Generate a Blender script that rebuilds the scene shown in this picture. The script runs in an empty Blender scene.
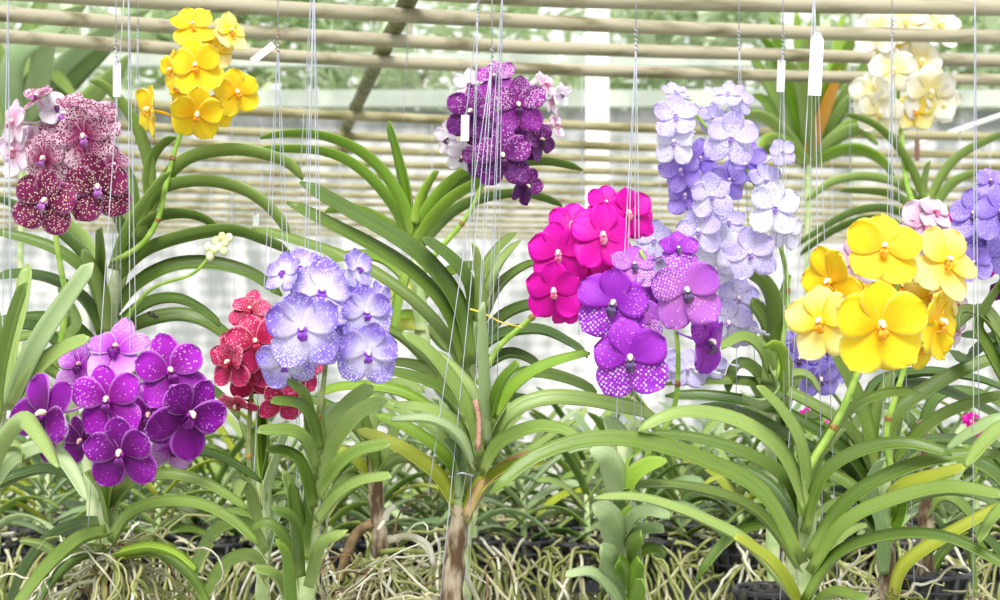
import bpy, math, random
from mathutils import Vector, Matrix, Euler, noise
rnd = random.Random(7)
C = bpy.context.scene.collection
F = 1000*60/36.0
CZ = 1.5
RAILZ = CZ + 0.57
def P(x, y, d): return Vector(((x-500)/F*d, d, CZ-(y-300)/F*d))

# ------------------------------------------------------------ materials
def newmat(name):
    m = bpy.data.materials.new(name); m.use_nodes = True
    nt = m.node_tree; nt.nodes.clear()
    return m, nt
class N:
    def __init__(s, nt): s.nt = nt
    def n(s, typ, **kw):
        nd = s.nt.nodes.new(typ)
        for k, v in kw.items(): setattr(nd, k, v)
        return nd
    def l(s, a, b): s.nt.links.new(a, b)
    def val(s, nd, i, v):
        if hasattr(v, 'is_linked') or isinstance(v, bpy.types.NodeSocket): s.l(v, nd.inputs[i])
        else: nd.inputs[i].default_value = v
    def math(s, op, a, b=0.0, clamp=False):
        nd = s.n('ShaderNodeMath', operation=op); nd.use_clamp = clamp
        s.val(nd, 0, a); s.val(nd, 1, b); return nd.outputs[0]
    def mix(s, f, a, b):
        nd = s.n('ShaderNodeMix', data_type='RGBA')
        s.val(nd, 0, f); s.val(nd, 6, col(a)); s.val(nd, 7, col(b)); return nd.outputs[2]
    def ramp(s, f, lo, hi):
        nd = s.n('ShaderNodeMapRange'); nd.clamp = True; nd.interpolation_type = 'SMOOTHSTEP'
        s.val(nd, 0, f); nd.inputs[1].default_value = lo; nd.inputs[2].default_value = hi
        return nd.outputs[0]
def col(c):
    if isinstance(c, tuple) and len(c) == 3: return (*c, 1)
    return c
def srgb(r, g, b):
    f = lambda v: ((v/255)/12.92 if v/255 <= .04045 else ((v/255+.055)/1.055)**2.4)
    return (f(r), f(g), f(b))
def surface(t, colr, rough=.5, transl=.0, spec=.4, bump=None):
    p = t.n('ShaderNodeBsdfPrincipled'); o = t.n('ShaderNodeOutputMaterial')
    t.val(p, 'Base Color', col(colr)); p.inputs['Roughness'].default_value = rough
    p.inputs['Specular IOR Level'].default_value = spec
    if bump is not None:
        b = t.n('ShaderNodeBump'); b.inputs['Strength'].default_value = .45; b.inputs['Distance'].default_value = .001
        t.l(bump, b.inputs['Height']); t.l(b.outputs[0], p.inputs['Normal'])
    if transl > 0:
        tr = t.n('ShaderNodeBsdfTranslucent'); t.val(tr, 0, col(colr))
        mx = t.n('ShaderNodeMixShader'); mx.inputs[0].default_value = transl
        t.l(p.outputs[0], mx.inputs[1]); t.l(tr.outputs[0], mx.inputs[2]); t.l(mx.outputs[0], o.inputs[0])
    else: t.l(p.outputs[0], o.inputs[0])

def plain(name, c1, c2=None, scale=30, rough=.5, spec=.4, detail=3, lo=.35, hi=.65, transl=0, stretch=None, metal=0):
    m, nt = newmat(name); t = N(nt)
    tc = t.n('ShaderNodeTexCoord'); nz = t.n('ShaderNodeTexNoise')
    if stretch:
        mp = t.n('ShaderNodeMapping'); mp.inputs['Scale'].default_value = stretch
        t.l(tc.outputs['Object'], mp.inputs[0]); t.l(mp.outputs[0], nz.inputs[0])
    else: t.l(tc.outputs['Object'], nz.inputs[0])
    nz.inputs['Scale'].default_value = scale; nz.inputs['Detail'].default_value = detail
    f = t.ramp(nz.outputs[0], lo, hi)
    surface(t, t.mix(f, c1, c2 or c1), rough, transl, spec)
    if metal: [n for n in nt.nodes if n.type == 'BSDF_PRINCIPLED'][0].inputs['Metallic'].default_value = metal
    return m

def leafmat(name, c1, c2, cb, keel=None, transl=.3):
    """c1/c2 blade tones, cb colour at the sheathing base"""
    m, nt = newmat(name); t = N(nt)
    a = t.n('ShaderNodeAttribute', attribute_name='prm'); s = t.n('ShaderNodeSeparateXYZ'); t.l(a.outputs['Vector'], s.inputs[0])
    b = t.n('ShaderNodeAttribute', attribute_name='met')
    nz = t.n('ShaderNodeTexNoise'); t.l(b.outputs['Vector'], nz.inputs[0]); nz.inputs['Scale'].default_value = 14
    mp = t.n('ShaderNodeMapping'); mp.inputs['Scale'].default_value = (1400, 10, 1); t.l(b.outputs['Vector'], mp.inputs[0])
    st = t.n('ShaderNodeTexNoise'); t.l(mp.outputs[0], st.inputs[0]); st.inputs['Scale'].default_value = 1
    f = t.math('ADD', t.math('MULTIPLY', nz.outputs[0], .5), t.math('MULTIPLY', s.outputs[2], .5))
    c = t.mix(t.ramp(f, .2, .8), c1, c2)
    kf = t.math('SUBTRACT', 1, t.ramp(s.outputs[0], .03, .14))
    c = t.mix(t.math('MULTIPLY', kf, .6), c, keel or cb)
    c = t.mix(t.math('MULTIPLY', t.ramp(s.outputs[0], .9, 1), .35), c, cb)
    bf = t.math('SUBTRACT', 1, t.ramp(s.outputs[1], .0, .22))
    c = t.mix(t.math('MULTIPLY', bf, .7), c, cb)
    vo = t.n('ShaderNodeTexVoronoi'); t.l(b.outputs['Vector'], vo.inputs[0]); vo.inputs['Scale'].default_value = 38
    sp = t.math('LESS_THAN', vo.outputs['Distance'], t.math('MULTIPLY', nz.outputs[0], .075))
    c = t.mix(t.math('MULTIPLY', sp, .6), c, (.12, .09, .03))
    c = t.mix(t.math('MULTIPLY', t.ramp(st.outputs[0], .45, .75), .28), c, cb)
    surface(t, c, .35, transl, .6, st.outputs[0])
    return m

def petalmat(name, inner, outer, dot=None, dscale=9, dsize=.3, dfade=(0, 1), net=None, nscale=9, nw=.06, edge=None, drand=.7, transl=.35, vein=.0, blot=0.0):
    m, nt = newmat(name); t = N(nt)
    a = t.n('ShaderNodeAttribute', attribute_name='prm'); s = t.n('ShaderNodeSeparateXYZ'); t.l(a.outputs['Vector'], s.inputs[0])
    b = t.n('ShaderNodeAttribute', attribute_name='met')
    nz = t.n('ShaderNodeTexNoise'); t.l(b.outputs['Vector'], nz.inputs[0]); nz.inputs['Scale'].default_value = 2.2
    f = t.math('ADD', t.ramp(s.outputs[1], .08, .85), t.math('MULTIPLY', t.math('SUBTRACT', nz.outputs[0], .5), .9), True)
    c = t.mix(f, inner, outer)
    if net:
        vo = t.n('ShaderNodeTexVoronoi', feature='DISTANCE_TO_EDGE'); t.l(b.outputs['Vector'], vo.inputs[0])
        vo.inputs['Scale'].default_value = nscale; vo.inputs['Randomness'].default_value = .75
        k = t.math('SUBTRACT', 1, t.ramp(vo.outputs['Distance'], nw*.3, nw*1.6))
        c = t.mix(t.math('MULTIPLY', k, .8), c, net)
    if dot:
        vo = t.n('ShaderNodeTexVoronoi'); t.l(b.outputs['Vector'], vo.inputs[0])
        vo.inputs['Scale'].default_value = dscale; vo.inputs['Randomness'].default_value = drand
        k = t.math('SUBTRACT', 1, t.ramp(vo.outputs['Distance'], dsize*.7, dsize*1.25))
        k = t.math('MULTIPLY', k, t.ramp(s.outputs[1], dfade[0], dfade[1]))
        c = t.mix(k, c, dot)
    if edge:
        e = t.math('MAXIMUM', t.ramp(s.outputs[0], .8, 1.0), t.ramp(s.outputs[1], .9, 1.0))
        c = t.mix(t.math('MULTIPLY', e, .75), c, edge)
    mp = t.n('ShaderNodeMapping'); mp.inputs['Scale'].default_value = (22, 3, 1); t.l(b.outputs['Vector'], mp.inputs[0])
    st = t.n('ShaderNodeTexNoise'); t.l(mp.outputs[0], st.inputs[0]); st.inputs['Scale'].default_value = 1
    surface(t, c, .5, transl, .3, st.outputs[0])
    return m

M = {}
G1b = (.42, .56, .20)
M['leaf_mid'] = leafmat('leaf_mid', (.100, .185, .022), (.215, .325, .060), (.33, .45, .10), (.20, .33, .04))
M['leaf_dark'] = leafmat('leaf_dark', (.050, .118, .016), (.115, .205, .034), (.24, .36, .07), (.12, .22, .03))
M['leaf_light'] = leafmat('leaf_light', (.21, .335, .06), (.35, .48, .14), (.46, .56, .20), (.34, .48, .10))
M['leaf_pale'] = leafmat('leaf_pale', (.33, .47, .20), (.50, .62, .34), (.52, .62, .34), (.42, .54, .24))
M['leaf_lime'] = leafmat('leaf_lime', (.17, .34, .018), (.31, .48, .05), (.42, .56, .10), (.28, .48, .03))
M['leaf_yellow'] = leafmat('leaf_yellow', (.33, .41, .02), (.48, .54, .06), (.54, .56, .12), (.42, .48, .05))
M['leaf_glauc'] = leafmat('leaf_glauc', (.22, .36, .14), (.34, .48, .24), (.42, .54, .28), (.3, .44, .2))
M['leaf_dry'] = leafmat('leaf_dry', (.50, .27, .10), (.62, .48, .24), (.6, .5, .25))
M['leaf_orange'] = leafmat('leaf_orange', (.85, .38, .03), (.9, .55, .05), (.7, .6, .1))
M['stalk'] = plain('flower_stalk', (.20, .38, .04), (.34, .50, .09), 60, .4)
M['node'] = plain('stalk_node', (.22, .08, .03), (.34, .22, .06), 200, .6)
M['darkstalk'] = plain('dark_stalk', (.13, .18, .05), (.25, .28, .1), 60, .5)
M['bark'] = plain('old_stem', (.09, .055, .03), (.42, .35, .26), 60, .85, .2, 8, .38, .62, 0, (1, 1, .35))
M['stem'] = plain('green_stem', (.30, .42, .16), (.50, .56, .32), 40, .6)
M['root'] = plain('aerial_root', (.27, .27, .11), (.52, .49, .31), 18, .7, .2)
M['rootgreen'] = plain('green_root', (.15, .19, .04), (.34, .36, .14), 30, .6, .2)
M['rootwhite'] = plain('white_root', (.42, .40, .28), (.68, .66, .56), 30, .7, .2)
M['rootbrown'] = plain('brown_root', (.12, .075, .035), (.28, .19, .10), 40, .8, .2)
M['wire'] = plain('galvanised_wire', (.33, .35, .43), (.45, .47, .55), 50, .45, .6)
M['darkwire'] = plain('dark_wire', (.22, .20, .22), (.34, .32, .34), 50, .5, .5)
M['tag'] = plain('white_plastic_tag', (.88, .88, .90), (.93, .93, .95), 50, .4)
M['rust'] = plain('rusty_twist', (.34, .17, .12), (.5, .3, .25), 300, .7)
M['rail'] = plain('weathered_rail', (.12, .105, .045), (.36, .325, .235), 3.5, .6, .35, 8, .28, .55, 0, (1, 8, 8))
M['railfar'] = plain('distant_rail', (.15, .13, .045), (.34, .31, .175), 3.0, .6, .35, 6, .3, .6, 0, (1, 6, 6))
M['cross'] = plain('mossy_crossbar', (.07, .08, .02), (.22, .21, .09), 12, .7, .3, 5)
M['basket'] = plain('black_basket', (.018, .020, .026), (.05, .052, .06), 40, .45)
M['tie'] = plain('yellow_tie', (.85, .62, .05), (.9, .75, .2), 40, .5)
M['post'] = plain('white_post_paint', (.80, .79, .80), (.88, .87, .88), 4, .6)
M['beam'] = plain('grey_beam', (.34, .38, .33), (.50, .54, .47), 2, .8, .2)
M['bud'] = plain('bud', (.62, .68, .30), (.82, .84, .60), 90, .5)
M['pollen'] = plain('column_white', (.90, .84, .84), (.85, .6, .65), 60, .4)
M['column_pink'] = plain('column_pink', (.90, .50, .42), (.9, .75, .65), 200, .4)
M['column_cream'] = plain('column_cream', (.9, .80, .50), (.95, .9, .75), 200, .4)
M['bug'] = plain('dark_blotch', (.02, .02, .015), (.05, .05, .04), 200, .6)
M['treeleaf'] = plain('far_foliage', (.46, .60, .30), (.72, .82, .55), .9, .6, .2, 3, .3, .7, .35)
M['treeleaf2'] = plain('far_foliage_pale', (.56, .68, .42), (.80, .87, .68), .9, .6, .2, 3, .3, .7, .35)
M['trunk'] = plain('far_trunk', (.30, .26, .2), (.45, .4, .32), 4, .8)

W = (.93, .90, .95)
def style(name, pet, sep, lip, column, back, throat=None): STY[name] = dict(pet=pet, sep=sep, lip=lip, col=column, back=back)
STY = {}
pm = petalmat
# purple: deep magenta purple with fine white freckles and pale rim
style('purple', pm('purple_petal', (.12, .001, .14), (.27, .006, .36), (.72, .40, .80), 13, .19, (.25, .6), edge=(.66, .24, .80)),
      pm('purple_sepal', (.09, .001, .11), (.22, .004, .28), (.70, .36, .78), 14, .13, (.3, .7), edge=(.6, .18, .75)),
      plain('purple_lip', (.10, .0, .13), (.22, .005, .28), 80), M['column_pink'],
      pm('purple_back', (.62, .28, .72), (.80, .55, .88)))
style('purple_mid', pm('mid_purple_petal', (.24, .003, .26), (.46, .02, .58), (.84, .58, .90), 13, .24, (.2, .5), edge=(.70, .30, .84)),
      pm('mid_purple_sepal', (.18, .002, .2), (.40, .012, .50), (.80, .5, .88), 14, .18, (.3, .7), edge=(.66, .25, .8)),
      STY['purple']['lip'], M['column_pink'], STY['purple']['back'])
style('purple_pale', pm('pale_purple_petal', (.42, .01, .52), (.62, .24, .80), (.90, .72, .95), 14, .26, (.2, .6), edge=(.85, .66, .93)),
      pm('pale_purple_sepal', (.45, .04, .55), (.74, .42, .86), (.90, .75, .95), 15, .2, (.2, .6), edge=(.86, .7, .93)),
      STY['purple']['lip'], M['column_pink'], pm('pale_purple_back', (.74, .5, .85), (.86, .72, .94)))
style('red', pm('red_petal', (.40, .004, .06), (.62, .03, .17), (.92, .55, .62), 13, .28, (.1, .5), edge=(.9, .40, .5)),
      pm('red_sepal', (.28, .002, .04), (.52, .02, .14), (.9, .45, .55), 13, .2, (.3, .8), edge=(.85, .32, .45)),
      plain('red_lip', (.30, .0, .03), (.5, .02, .1), 80), M['column_cream'],
      pm('red_back', (.80, .32, .42), (.90, .58, .64)))
bluep = pm('blue_petal', (.80, .75, .93), (.27, .16, .68), (.70, .64, .92), 15, .34, (.0, .4), drand=.7)
blues = pm('blue_sepal', (.80, .76, .94), (.33, .23, .74), (.78, .74, .95), 14, .40, (.0, .3), drand=.6)
style('blue', bluep, blues, plain('blue_lip', (.16, .02, .42), (.30, .08, .6), 80), M['pollen'], pm('blue_back', (.60, .56, .85), (.72, .70, .92)))
style('lilac', pm('lilac_petal', (.82, .79, .95), (.64, .57, .92), net=(.42, .30, .84), nscale=9, nw=.05),
      pm('lilac_sepal', (.84, .81, .96), (.70, .64, .94), net=(.42, .31, .82), nscale=9, nw=.055),
      plain('lilac_lip', (.28, .13, .62), (.55, .42, .85), 80), M['pollen'], pm('lilac_back', (.78, .76, .94), (.85, .83, .96)))
style('lilac_deep', pm('deep_lilac_petal', (.45, .32, .86), (.58, .47, .90), net=(.30, .15, .76), nscale=11, nw=.06),
      pm('deep_lilac_sepal', (.40, .24, .84), (.56, .44, .90), net=(.28, .13, .74), nscale=11, nw=.06),
      STY['lilac']['lip'], M['pollen'], pm('deep_lilac_back', (.40, .25, .8), (.55, .42, .88)))
style('lilac_white', pm('white_lilac_petal', (.80, .78, .93), (.86, .85, .96), net=(.52, .44, .84), nscale=9, nw=.05),
      pm('white_lilac_sepal', (.82, .80, .94), (.88, .86, .97), net=(.52, .44, .84), nscale=9, nw=.05),
      STY['lilac']['lip'], M['pollen'], pm('white_lilac_back', (.85, .84, .95), (.9, .9, .97)))
style('violet', pm('violet_petal', (.30, .015, .48), (.42, .04, .62), (.72, .45, .85), 13, .2, (.2, .5)),
      pm('violet_sepal', (.38, .03, .55), (.36, .03, .60), (.86, .68, .93), 11.5, .32, (.05, .3), drand=.35, edge=(.45, .08, .68)),
      plain('violet_lip', (.05, .03, .12), (.2, .1, .25), 80), M['pollen'], pm('violet_back', (.45, .2, .68), (.6, .4, .8)))
style('violet_pale', pm('pale_violet_petal', (.52, .13, .58), (.45, .10, .62), (.83, .62, .90), 12.5, .30, (.05, .3), drand=.4, edge=(.52, .18, .72)),
      pm('pale_violet_sepal', (.55, .16, .58), (.52, .15, .65), (.88, .72, .93), 11.5, .34, (.0, .25), drand=.35, edge=(.50, .14, .70)),
      STY['violet']['lip'], M['pollen'], pm('pale_violet_back', (.42, .12, .65), (.55, .3, .78)))
style('magenta', pm('magenta_petal', (.66, .0, .36), (.80, .004, .52), vein=1), pm('magenta_sepal', (.60, .0, .33), (.76, .003, .48)),
      plain('magenta_lip', (.82, .10, .30), (.9, .5, .55), 120), M['pollen'], pm('magenta_back', (.80, .05, .5), (.85, .15, .6)))
style('yellow', pm('yellow_petal', (.88, .52, .004), (.93, .73, .02), edge=(.94, .82, .15)), pm('yellow_sepal', (.90, .60, .005), (.93, .76, .03), edge=(.94, .83, .18)),
      plain('yellow_lip', (.85, .28, .01), (.9, .5, .02), 120), M['column_cream'], pm('yellow_back', (.93, .74, .12), (.95, .83, .30)))
style('yellow_pale', pm('pale_yellow_petal', (.93, .70, .03), (.94, .83, .28)), pm('pale_yellow_sepal', (.92, .68, .06), (.95, .84, .42)),
      STY['yellow']['lip'], M['column_cream'], pm('pale_yellow_back', (.94, .82, .35), (.95, .88, .55)))
style('cream', pm('cream_petal', (.94, .84, .40), (.95, .93, .88)), pm('cream_sepal', (.94, .85, .5), (.96, .94, .90)),
      plain('cream_lip', (.90, .68, .15), (.92, .78, .3), 120), M['column_cream'], pm('cream_back', (.94, .9, .75), (.96, .93, .85)))
style('spotted', pm('spotted_petal', (.30, .02, .12), (.78, .58, .68), (.26, .008, .11), 15, .50, (0, .02), drand=.9, edge=(.78, .55, .72)),
      pm('spotted_sepal', (.32, .03, .13), (.80, .62, .70), (.28, .01, .12), 15, .48, (0, .02), drand=.9, edge=(.78, .55, .72)),
      plain('spotted_lip', (.28, .06, .35), (.5, .25, .5), 80), M['column_cream'], pm('spotted_back', (.76, .55, .66), (.86, .74, .82)))
style('spotted_dark', pm('dark_spotted_petal', (.12, .004, .04), (.24, .015, .11), (.78, .66, .52), 15, .32, (0, .1), drand=.9, edge=(.55, .25, .48)),
      pm('dark_spotted_sepal', (.10, .003, .035), (.22, .012, .10), (.78, .66, .50), 15, .30, (0, .1), drand=.9, edge=(.50, .20, .44)),
      STY['spotted']['lip'], M['column_cream'], pm('dark_spotted_back', (.6, .35, .5), (.7, .5, .62)))
style('blush', pm('blush_petal', (.72, .38, .60), (.88, .76, .87), net=(.70, .42, .62), nscale=14, nw=.03), pm('blush_sepal', (.78, .50, .66), (.90, .80, .90)),
      plain('blush_lip', (.5, .05, .2), (.7, .3, .4), 80), M['column_cream'], pm('blush_back', (.84, .66, .80), (.92, .84, .92)))
style('plum', pm('plum_petal', (.13, .006, .16), (.26, .02, .29), (.84, .62, .86), 15, .28, (.1, .5), edge=(.50, .15, .55)),
      pm('plum_sepal', (.06, .003, .09), (.13, .008, .17), (.66, .38, .72), 15, .2, (.2, .7), edge=(.35, .08, .42)),
      plain('plum_lip', (.05, .0, .06), (.15, .02, .17), 80), M['column_cream'], pm('plum_back', (.40, .22, .48), (.62, .45, .68)))
style('plum_light', pm('light_plum_petal', (.28, .015, .28), (.42, .05, .44), (.90, .74, .90), 15, .36, (.05, .3), edge=(.62, .22, .66)),
      pm('light_plum_sepal', (.20, .01, .24), (.34, .03, .38), (.82, .58, .85), 18, .2, (.1, .5), edge=(.5, .15, .55)),
      STY['plum']['lip'], M['column_cream'], STY['plum']['back'])
style('pearl', pm('pearl_petal', (.80, .70, .84), (.90, .84, .93)), pm('pearl_sepal', (.82, .74, .86), (.92, .88, .94)),
      STY['plum']['lip'], M['column_cream'], pm('pearl_back', (.82, .75, .88), (.92, .88, .95)))
style('indigo', pm('indigo_petal', (.30, .18, .72), (.38, .27, .80), (.64, .55, .92), 12, .3, (0, .2), drand=.5), pm('indigo_sepal', (.34, .22, .76), (.42, .32, .84), (.70, .62, .94), 11, .32, (0, .2), drand=.45),
      STY['violet']['lip'], M['pollen'], pm('indigo_back', (.4, .28, .8), (.5, .4, .86)))

# ------------------------------------------------------------ mesh helpers
def mesh_obj(name, verts, faces, mats, parent=None, midx=None, attrs=None, smooth=True):
    """world-space verts -> one mesh object (parent = Empty with only a location)"""
    off = parent['_o'] if parent is not None and '_o' in parent else None
    if off is not None:
        off = Vector(off); verts = [v-off for v in verts]
    me = bpy.data.meshes.new(name); me.from_pydata([tuple(v) for v in verts], [], faces)
    for m in (mats if isinstance(mats, (list, tuple)) else [mats]): me.materials.append(m)
    if midx: me.polygons.foreach_set('material_index', midx)
    if smooth: me.polygons.foreach_set('use_smooth', [True]*len(me.polygons))
    if attrs:
        for k, vals in attrs.items():
            a = me.attributes.new(k, 'FLOAT_VECTOR', 'POINT')
            a.data.foreach_set('vector', [c for v in vals for c in v])
    me.update()
    o = bpy.data.objects.new(name, me); C.objects.link(o)
    if parent is not None: o.parent = parent
    return o
def thing(name, label, cat, loc, group=None):
    o = bpy.data.objects.new(name, None); C.objects.link(o); o.location = loc; o.empty_display_size = .05
    o['label'] = label; o['category'] = cat; o['_o'] = list(loc)
    if group: o['group'] = group
    return o
def tag(o, label, cat, group=None, kind=None):
    o['label'] = label; o['category'] = cat
    if group: o['group'] = group
    if kind: o['kind'] = kind
    return o
def structure(o): o['kind'] = 'structure'; return o
def catmull(pts, n):
    """pts: list of tuples/Vectors; n samples, roughly uniform by chord"""
    pts = [Vector(p) for p in pts]
    if len(pts) == 2: return [pts[0].lerp(pts[1], i/(n-1)) for i in range(n)]
    L = [0]
    for a, b in zip(pts, pts[1:]): L.append(L[-1]+(b-a).length)
    out = []
    for i in range(n):
        s = L[-1]*i/(n-1); k = 0
        while k < len(pts)-2 and L[k+1] < s: k += 1
        t = (s-L[k])/max(1e-9, L[k+1]-L[k])
        p1, p2 = pts[k], pts[k+1]
        p0 = pts[k-1] if k > 0 else p1*2-p2
        p3 = pts[k+2] if k+2 < len(pts) else p2*2-p1
        out.append(.5*((2*p1)+(p2-p0)*t+(2*p0-5*p1+4*p2-p3)*t*t+(3*p1-p0-3*p2+p3)*t*t*t))
    return out
class MB:
    def __init__(s): s.v = []; s.f = []; s.mi = []
    def add(s, vs, fs, mi=0):
        o = len(s.v); s.v += vs; s.f += [tuple(i+o for i in f) for f in fs]; s.mi += [mi]*len(fs)
    def tube(s, pts, r, n=6, mi=0, cap=True):
        vs = []; fs = []
        m = len(pts); rs = r if isinstance(r, list) else [r]*m
        up = Vector((.3, .5, .81))
        prev = None
        for i, p in enumerate(pts):
            t = (pts[min(i+1, m-1)]-pts[max(i-1, 0)])
            t = t.normalized() if t.length > 1e-9 else Vector((0, 0, 1))
            a = (prev - t*prev.dot(t)) if prev is not None else t.cross(up)
            if a.length < 1e-4: a = t.cross(Vector((1, 0, 0)))
            a.normalize(); prev = a; b = t.cross(a)
            for k in range(n):
                q = 2*math.pi*k/n
                vs.append(p+(a*math.cos(q)+b*math.sin(q))*rs[i])
        for i in range(m-1):
            for k in range(n):
                k2 = (k+1) % n
                fs.append((i*n+k, i*n+k2, (i+1)*n+k2, (i+1)*n+k))
        if cap:
            fs.append(tuple(reversed(range(n)))); fs.append(tuple(range((m-1)*n, m*n)))
        s.add(vs, fs, mi)
    def ball(s, c, rx, ry=None, rz=None, rot=None, n=8, mi=0):
        ry = ry or rx; rz = rz or rx; vs = []; fs = []
        rows = n//2+1
        for i in range(1, rows):
            th = math.pi*i/rows
            for k in range(n):
                q = 2*math.pi*k/n
                v = Vector((rx*math.sin(th)*math.cos(q), ry*math.sin(th)*math.sin(q), rz*math.cos(th)))
                vs.append(c+(rot@v if rot else v))
        top = Vector((0, 0, rz)); bot = Vector((0, 0, -rz))
        vs += [c+(rot@top if rot else top), c+(rot@bot if rot else bot)]
        R = rows-1
        for i in range(R-1):
            for k in range(n):
                k2 = (k+1) % n
                fs.append((i*n+k, (i+1)*n+k, (i+1)*n+k2, i*n+k2))
        for k in range(n):
            k2 = (k+1) % n
            fs.append((R*n, k, k2)); fs.append((R*n+1, (R-1)*n+k2, (R-1)*n+k))
        s.add(vs, fs, mi)
    def box(s, c, sx, sy, sz, rot=None, mi=0):
        vs = []
        for dx in (-1, 1):
            for dy in (-1, 1):
                for dz in (-1, 1):
                    v = Vector((dx*sx/2, dy*sy/2, dz*sz/2)); vs.append(c+(rot@v if rot else v))
        s.add(vs, [(0, 1, 3, 2), (4, 6, 7, 5), (0, 4, 5, 1), (2, 3, 7, 6), (0, 2, 6, 4), (1, 5, 7, 3)], mi)
    def build(s, name, mats, parent=None, smooth=True): return mesh_obj(name, s.v, s.f, mats, parent, s.mi, smooth=smooth)

# ------------------------------------------------------------ leaf
def leaf_mesh(parent, mat, pts, bdirs, Wd, fold=.28, thick=.0016, name='leaf', tip=.12, base=.72, ups=None):
    n = len(pts); vs = []; fs = []; prm = []; met = []
    rr = rnd.random(); L = 0
    US = (-1, -.55, 0, .55, 1)
    for i, p in enumerate(pts):
        v = i/(n-1)
        if i: L += (p-pts[i-1]).length
        t = (pts[min(i+1, n-1)]-pts[max(i-1, 0)]).normalized()
        b = bdirs[i]; b = (b-t*b.dot(t)).normalized()
        m = b.cross(t)
        if i == 0:
            k = n//3; tk = (pts[k+1]-pts[k-1]).normalized(); mk = bdirs[k].cross(tk)
            sgn = -1 if ups is not None and mk.dot(ups) < 0 else 1
        m = m*sgn
        w = Wd/2*(base+(1-base)*min(1, v/.25))
        if v > .55: w *= 1-.28*((v-.55)/.45)
        if v > 1-tip:
            q = (v-(1-tip))/tip; w *= max(.12, math.sqrt(max(0, 1-q*q*.97)))
        fd = fold*(1.6-v*.9)
        for layer in (0, 1):
            for u in US:
                off = w*u; h = abs(off)*fd
                vs.append(p+b*off+m*(h-layer*thick*(1.6-.9*abs(u))))
                prm.append((abs(u), v, rr)); met.append((off, L, rr*7))
    K = 10
    for i in range(n-1):
        a = i*K; c = (i+1)*K
        for k in range(4):
            fs.append((a+k, a+k+1, c+k+1, c+k)); fs.append((a+5+k+1, a+5+k, c+5+k, c+5+k+1))
        fs.append((a, c, c+5, a+5)); fs.append((a+4, a+9, c+9, c+4))
    a = 0; fs.append((0, 5, 6, 1)); fs.append((1, 6, 7, 2)); fs.append((2, 7, 8, 3)); fs.append((3, 8, 9, 4))
    c = (n-1)*K; fs += [(c, c+1, c+6, c+5), (c+1, c+2, c+7, c+6), (c+2, c+3, c+8, c+7), (c+3, c+4, c+9, c+8)]
    return mesh_obj(name, vs, fs, mat, parent, attrs={'prm': prm, 'met': met})
def leaf(parent, pxs, w, d0, d1=None, mat='leaf_mid', Wt=None, side=None, fold=.5, tip=.1, n=20, bulge=0.0, base=.72):
    """leaf traced by its centre line, base first; w = visible breadth in px"""
    if d1 is None: d1 = d0+rnd.uniform(-.10, .10)
    c2 = catmull([(x, y, 0) for x, y in pxs], n)
    dm = (d0+d1)/2; wv = w/F*dm
    wv *= .76
    Wt = Wt or max(.025*min(1.25, dm/2.1), wv*1.12)
    cr = min(1, wv/Wt); sr = math.sqrt(1-cr*cr)
    pts = []
    for i, c in enumerate(c2):
        v = i/(n-1); d = d0+(d1-d0)*v+bulge*math.sin(math.pi*v); pts.append(P(c.x, c.y, d))
    if side is None:
        side = 1 if sum(p[1] for p in pxs)/len(pxs) > 250 else -1
    bd = []
    tw = rnd.uniform(-.15, .15)
    for i, p in enumerate(pts):
        t = (pts[min(i+1, n-1)]-pts[max(i-1, 0)]).normalized()
        view = (p-Vector((0, 0, CZ))).normalized()
        nrm = t.cross(view)
        if nrm.length < 1e-3: nrm = Vector((0, 0, 1))
        nrm.normalize()
        if nrm.z < 0 or (abs(nrm.z) < .25 and nrm.x*(t.x or 1) < 0): pass
        if i == 0: sg = 1 if nrm.z >= 0 else -1
        nrm = nrm*sg
        vp = (view-t*view.dot(t)).normalized()
        v = i/(n-1); a = math.acos(cr)+tw*(v-.5)
        bd.append(nrm*math.cos(a)+vp*math.sin(a)*side)
    return leaf_mesh(parent, M[mat], pts, bd, Wt, fold, tip=tip, base=base, ups=Vector((0, -.35, 1)))

def stem(parent, pxs, d, r0, r1, mat='bark', name='stem', d1=None, n=14):
    d1 = d if d1 is None else d1
    c = catmull([(x, y, 0) for x, y in pxs], n)
    pts = [P(q.x, q.y, d+(d1-d)*i/(n-1)) for i, q in enumerate(c)]
    mb = MB(); rs = [(r0+(r1-r0)*i/(n-1))*(1+.13*math.sin(i*2.1)+rnd.uniform(-.06, .06)) for i in range(n)]
    mb.tube(pts, rs, 10)
    return mb.build(name, M[mat], parent)
def stalk(parent, pxs, d, d1=None, r=.0035, mat='stalk', nodes=(), name='flower_stalk'):
    d1 = d if d1 is None else d1
    n = 22; c = catmull([(x, y, 0) for x, y in pxs], n)
    pts = [P(q.x, q.y, d+(d1-d)*i/(n-1)) for i, q in enumerate(c)]
    mb = MB(); mb.tube(pts, [r*(1.1-.45*i/(n-1)) for i in range(n)], 8)
    o = mb.build(name, M[mat], parent)
    for f in nodes:
        k = int(f*(n-1)); k = max(1, min(n-2, k)); a = pts[k]; t = (pts[k+1]-pts[k-1]).normalized()
        m2 = MB(); m2.tube([a-t*.004, a-t*.001, a+t*.002, a+t*.004], [r*.95, r*1.12, r*1.15, r*.9], 8)
        s = m2.build('stalk_node', M['node'], parent)
    return pts

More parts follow.
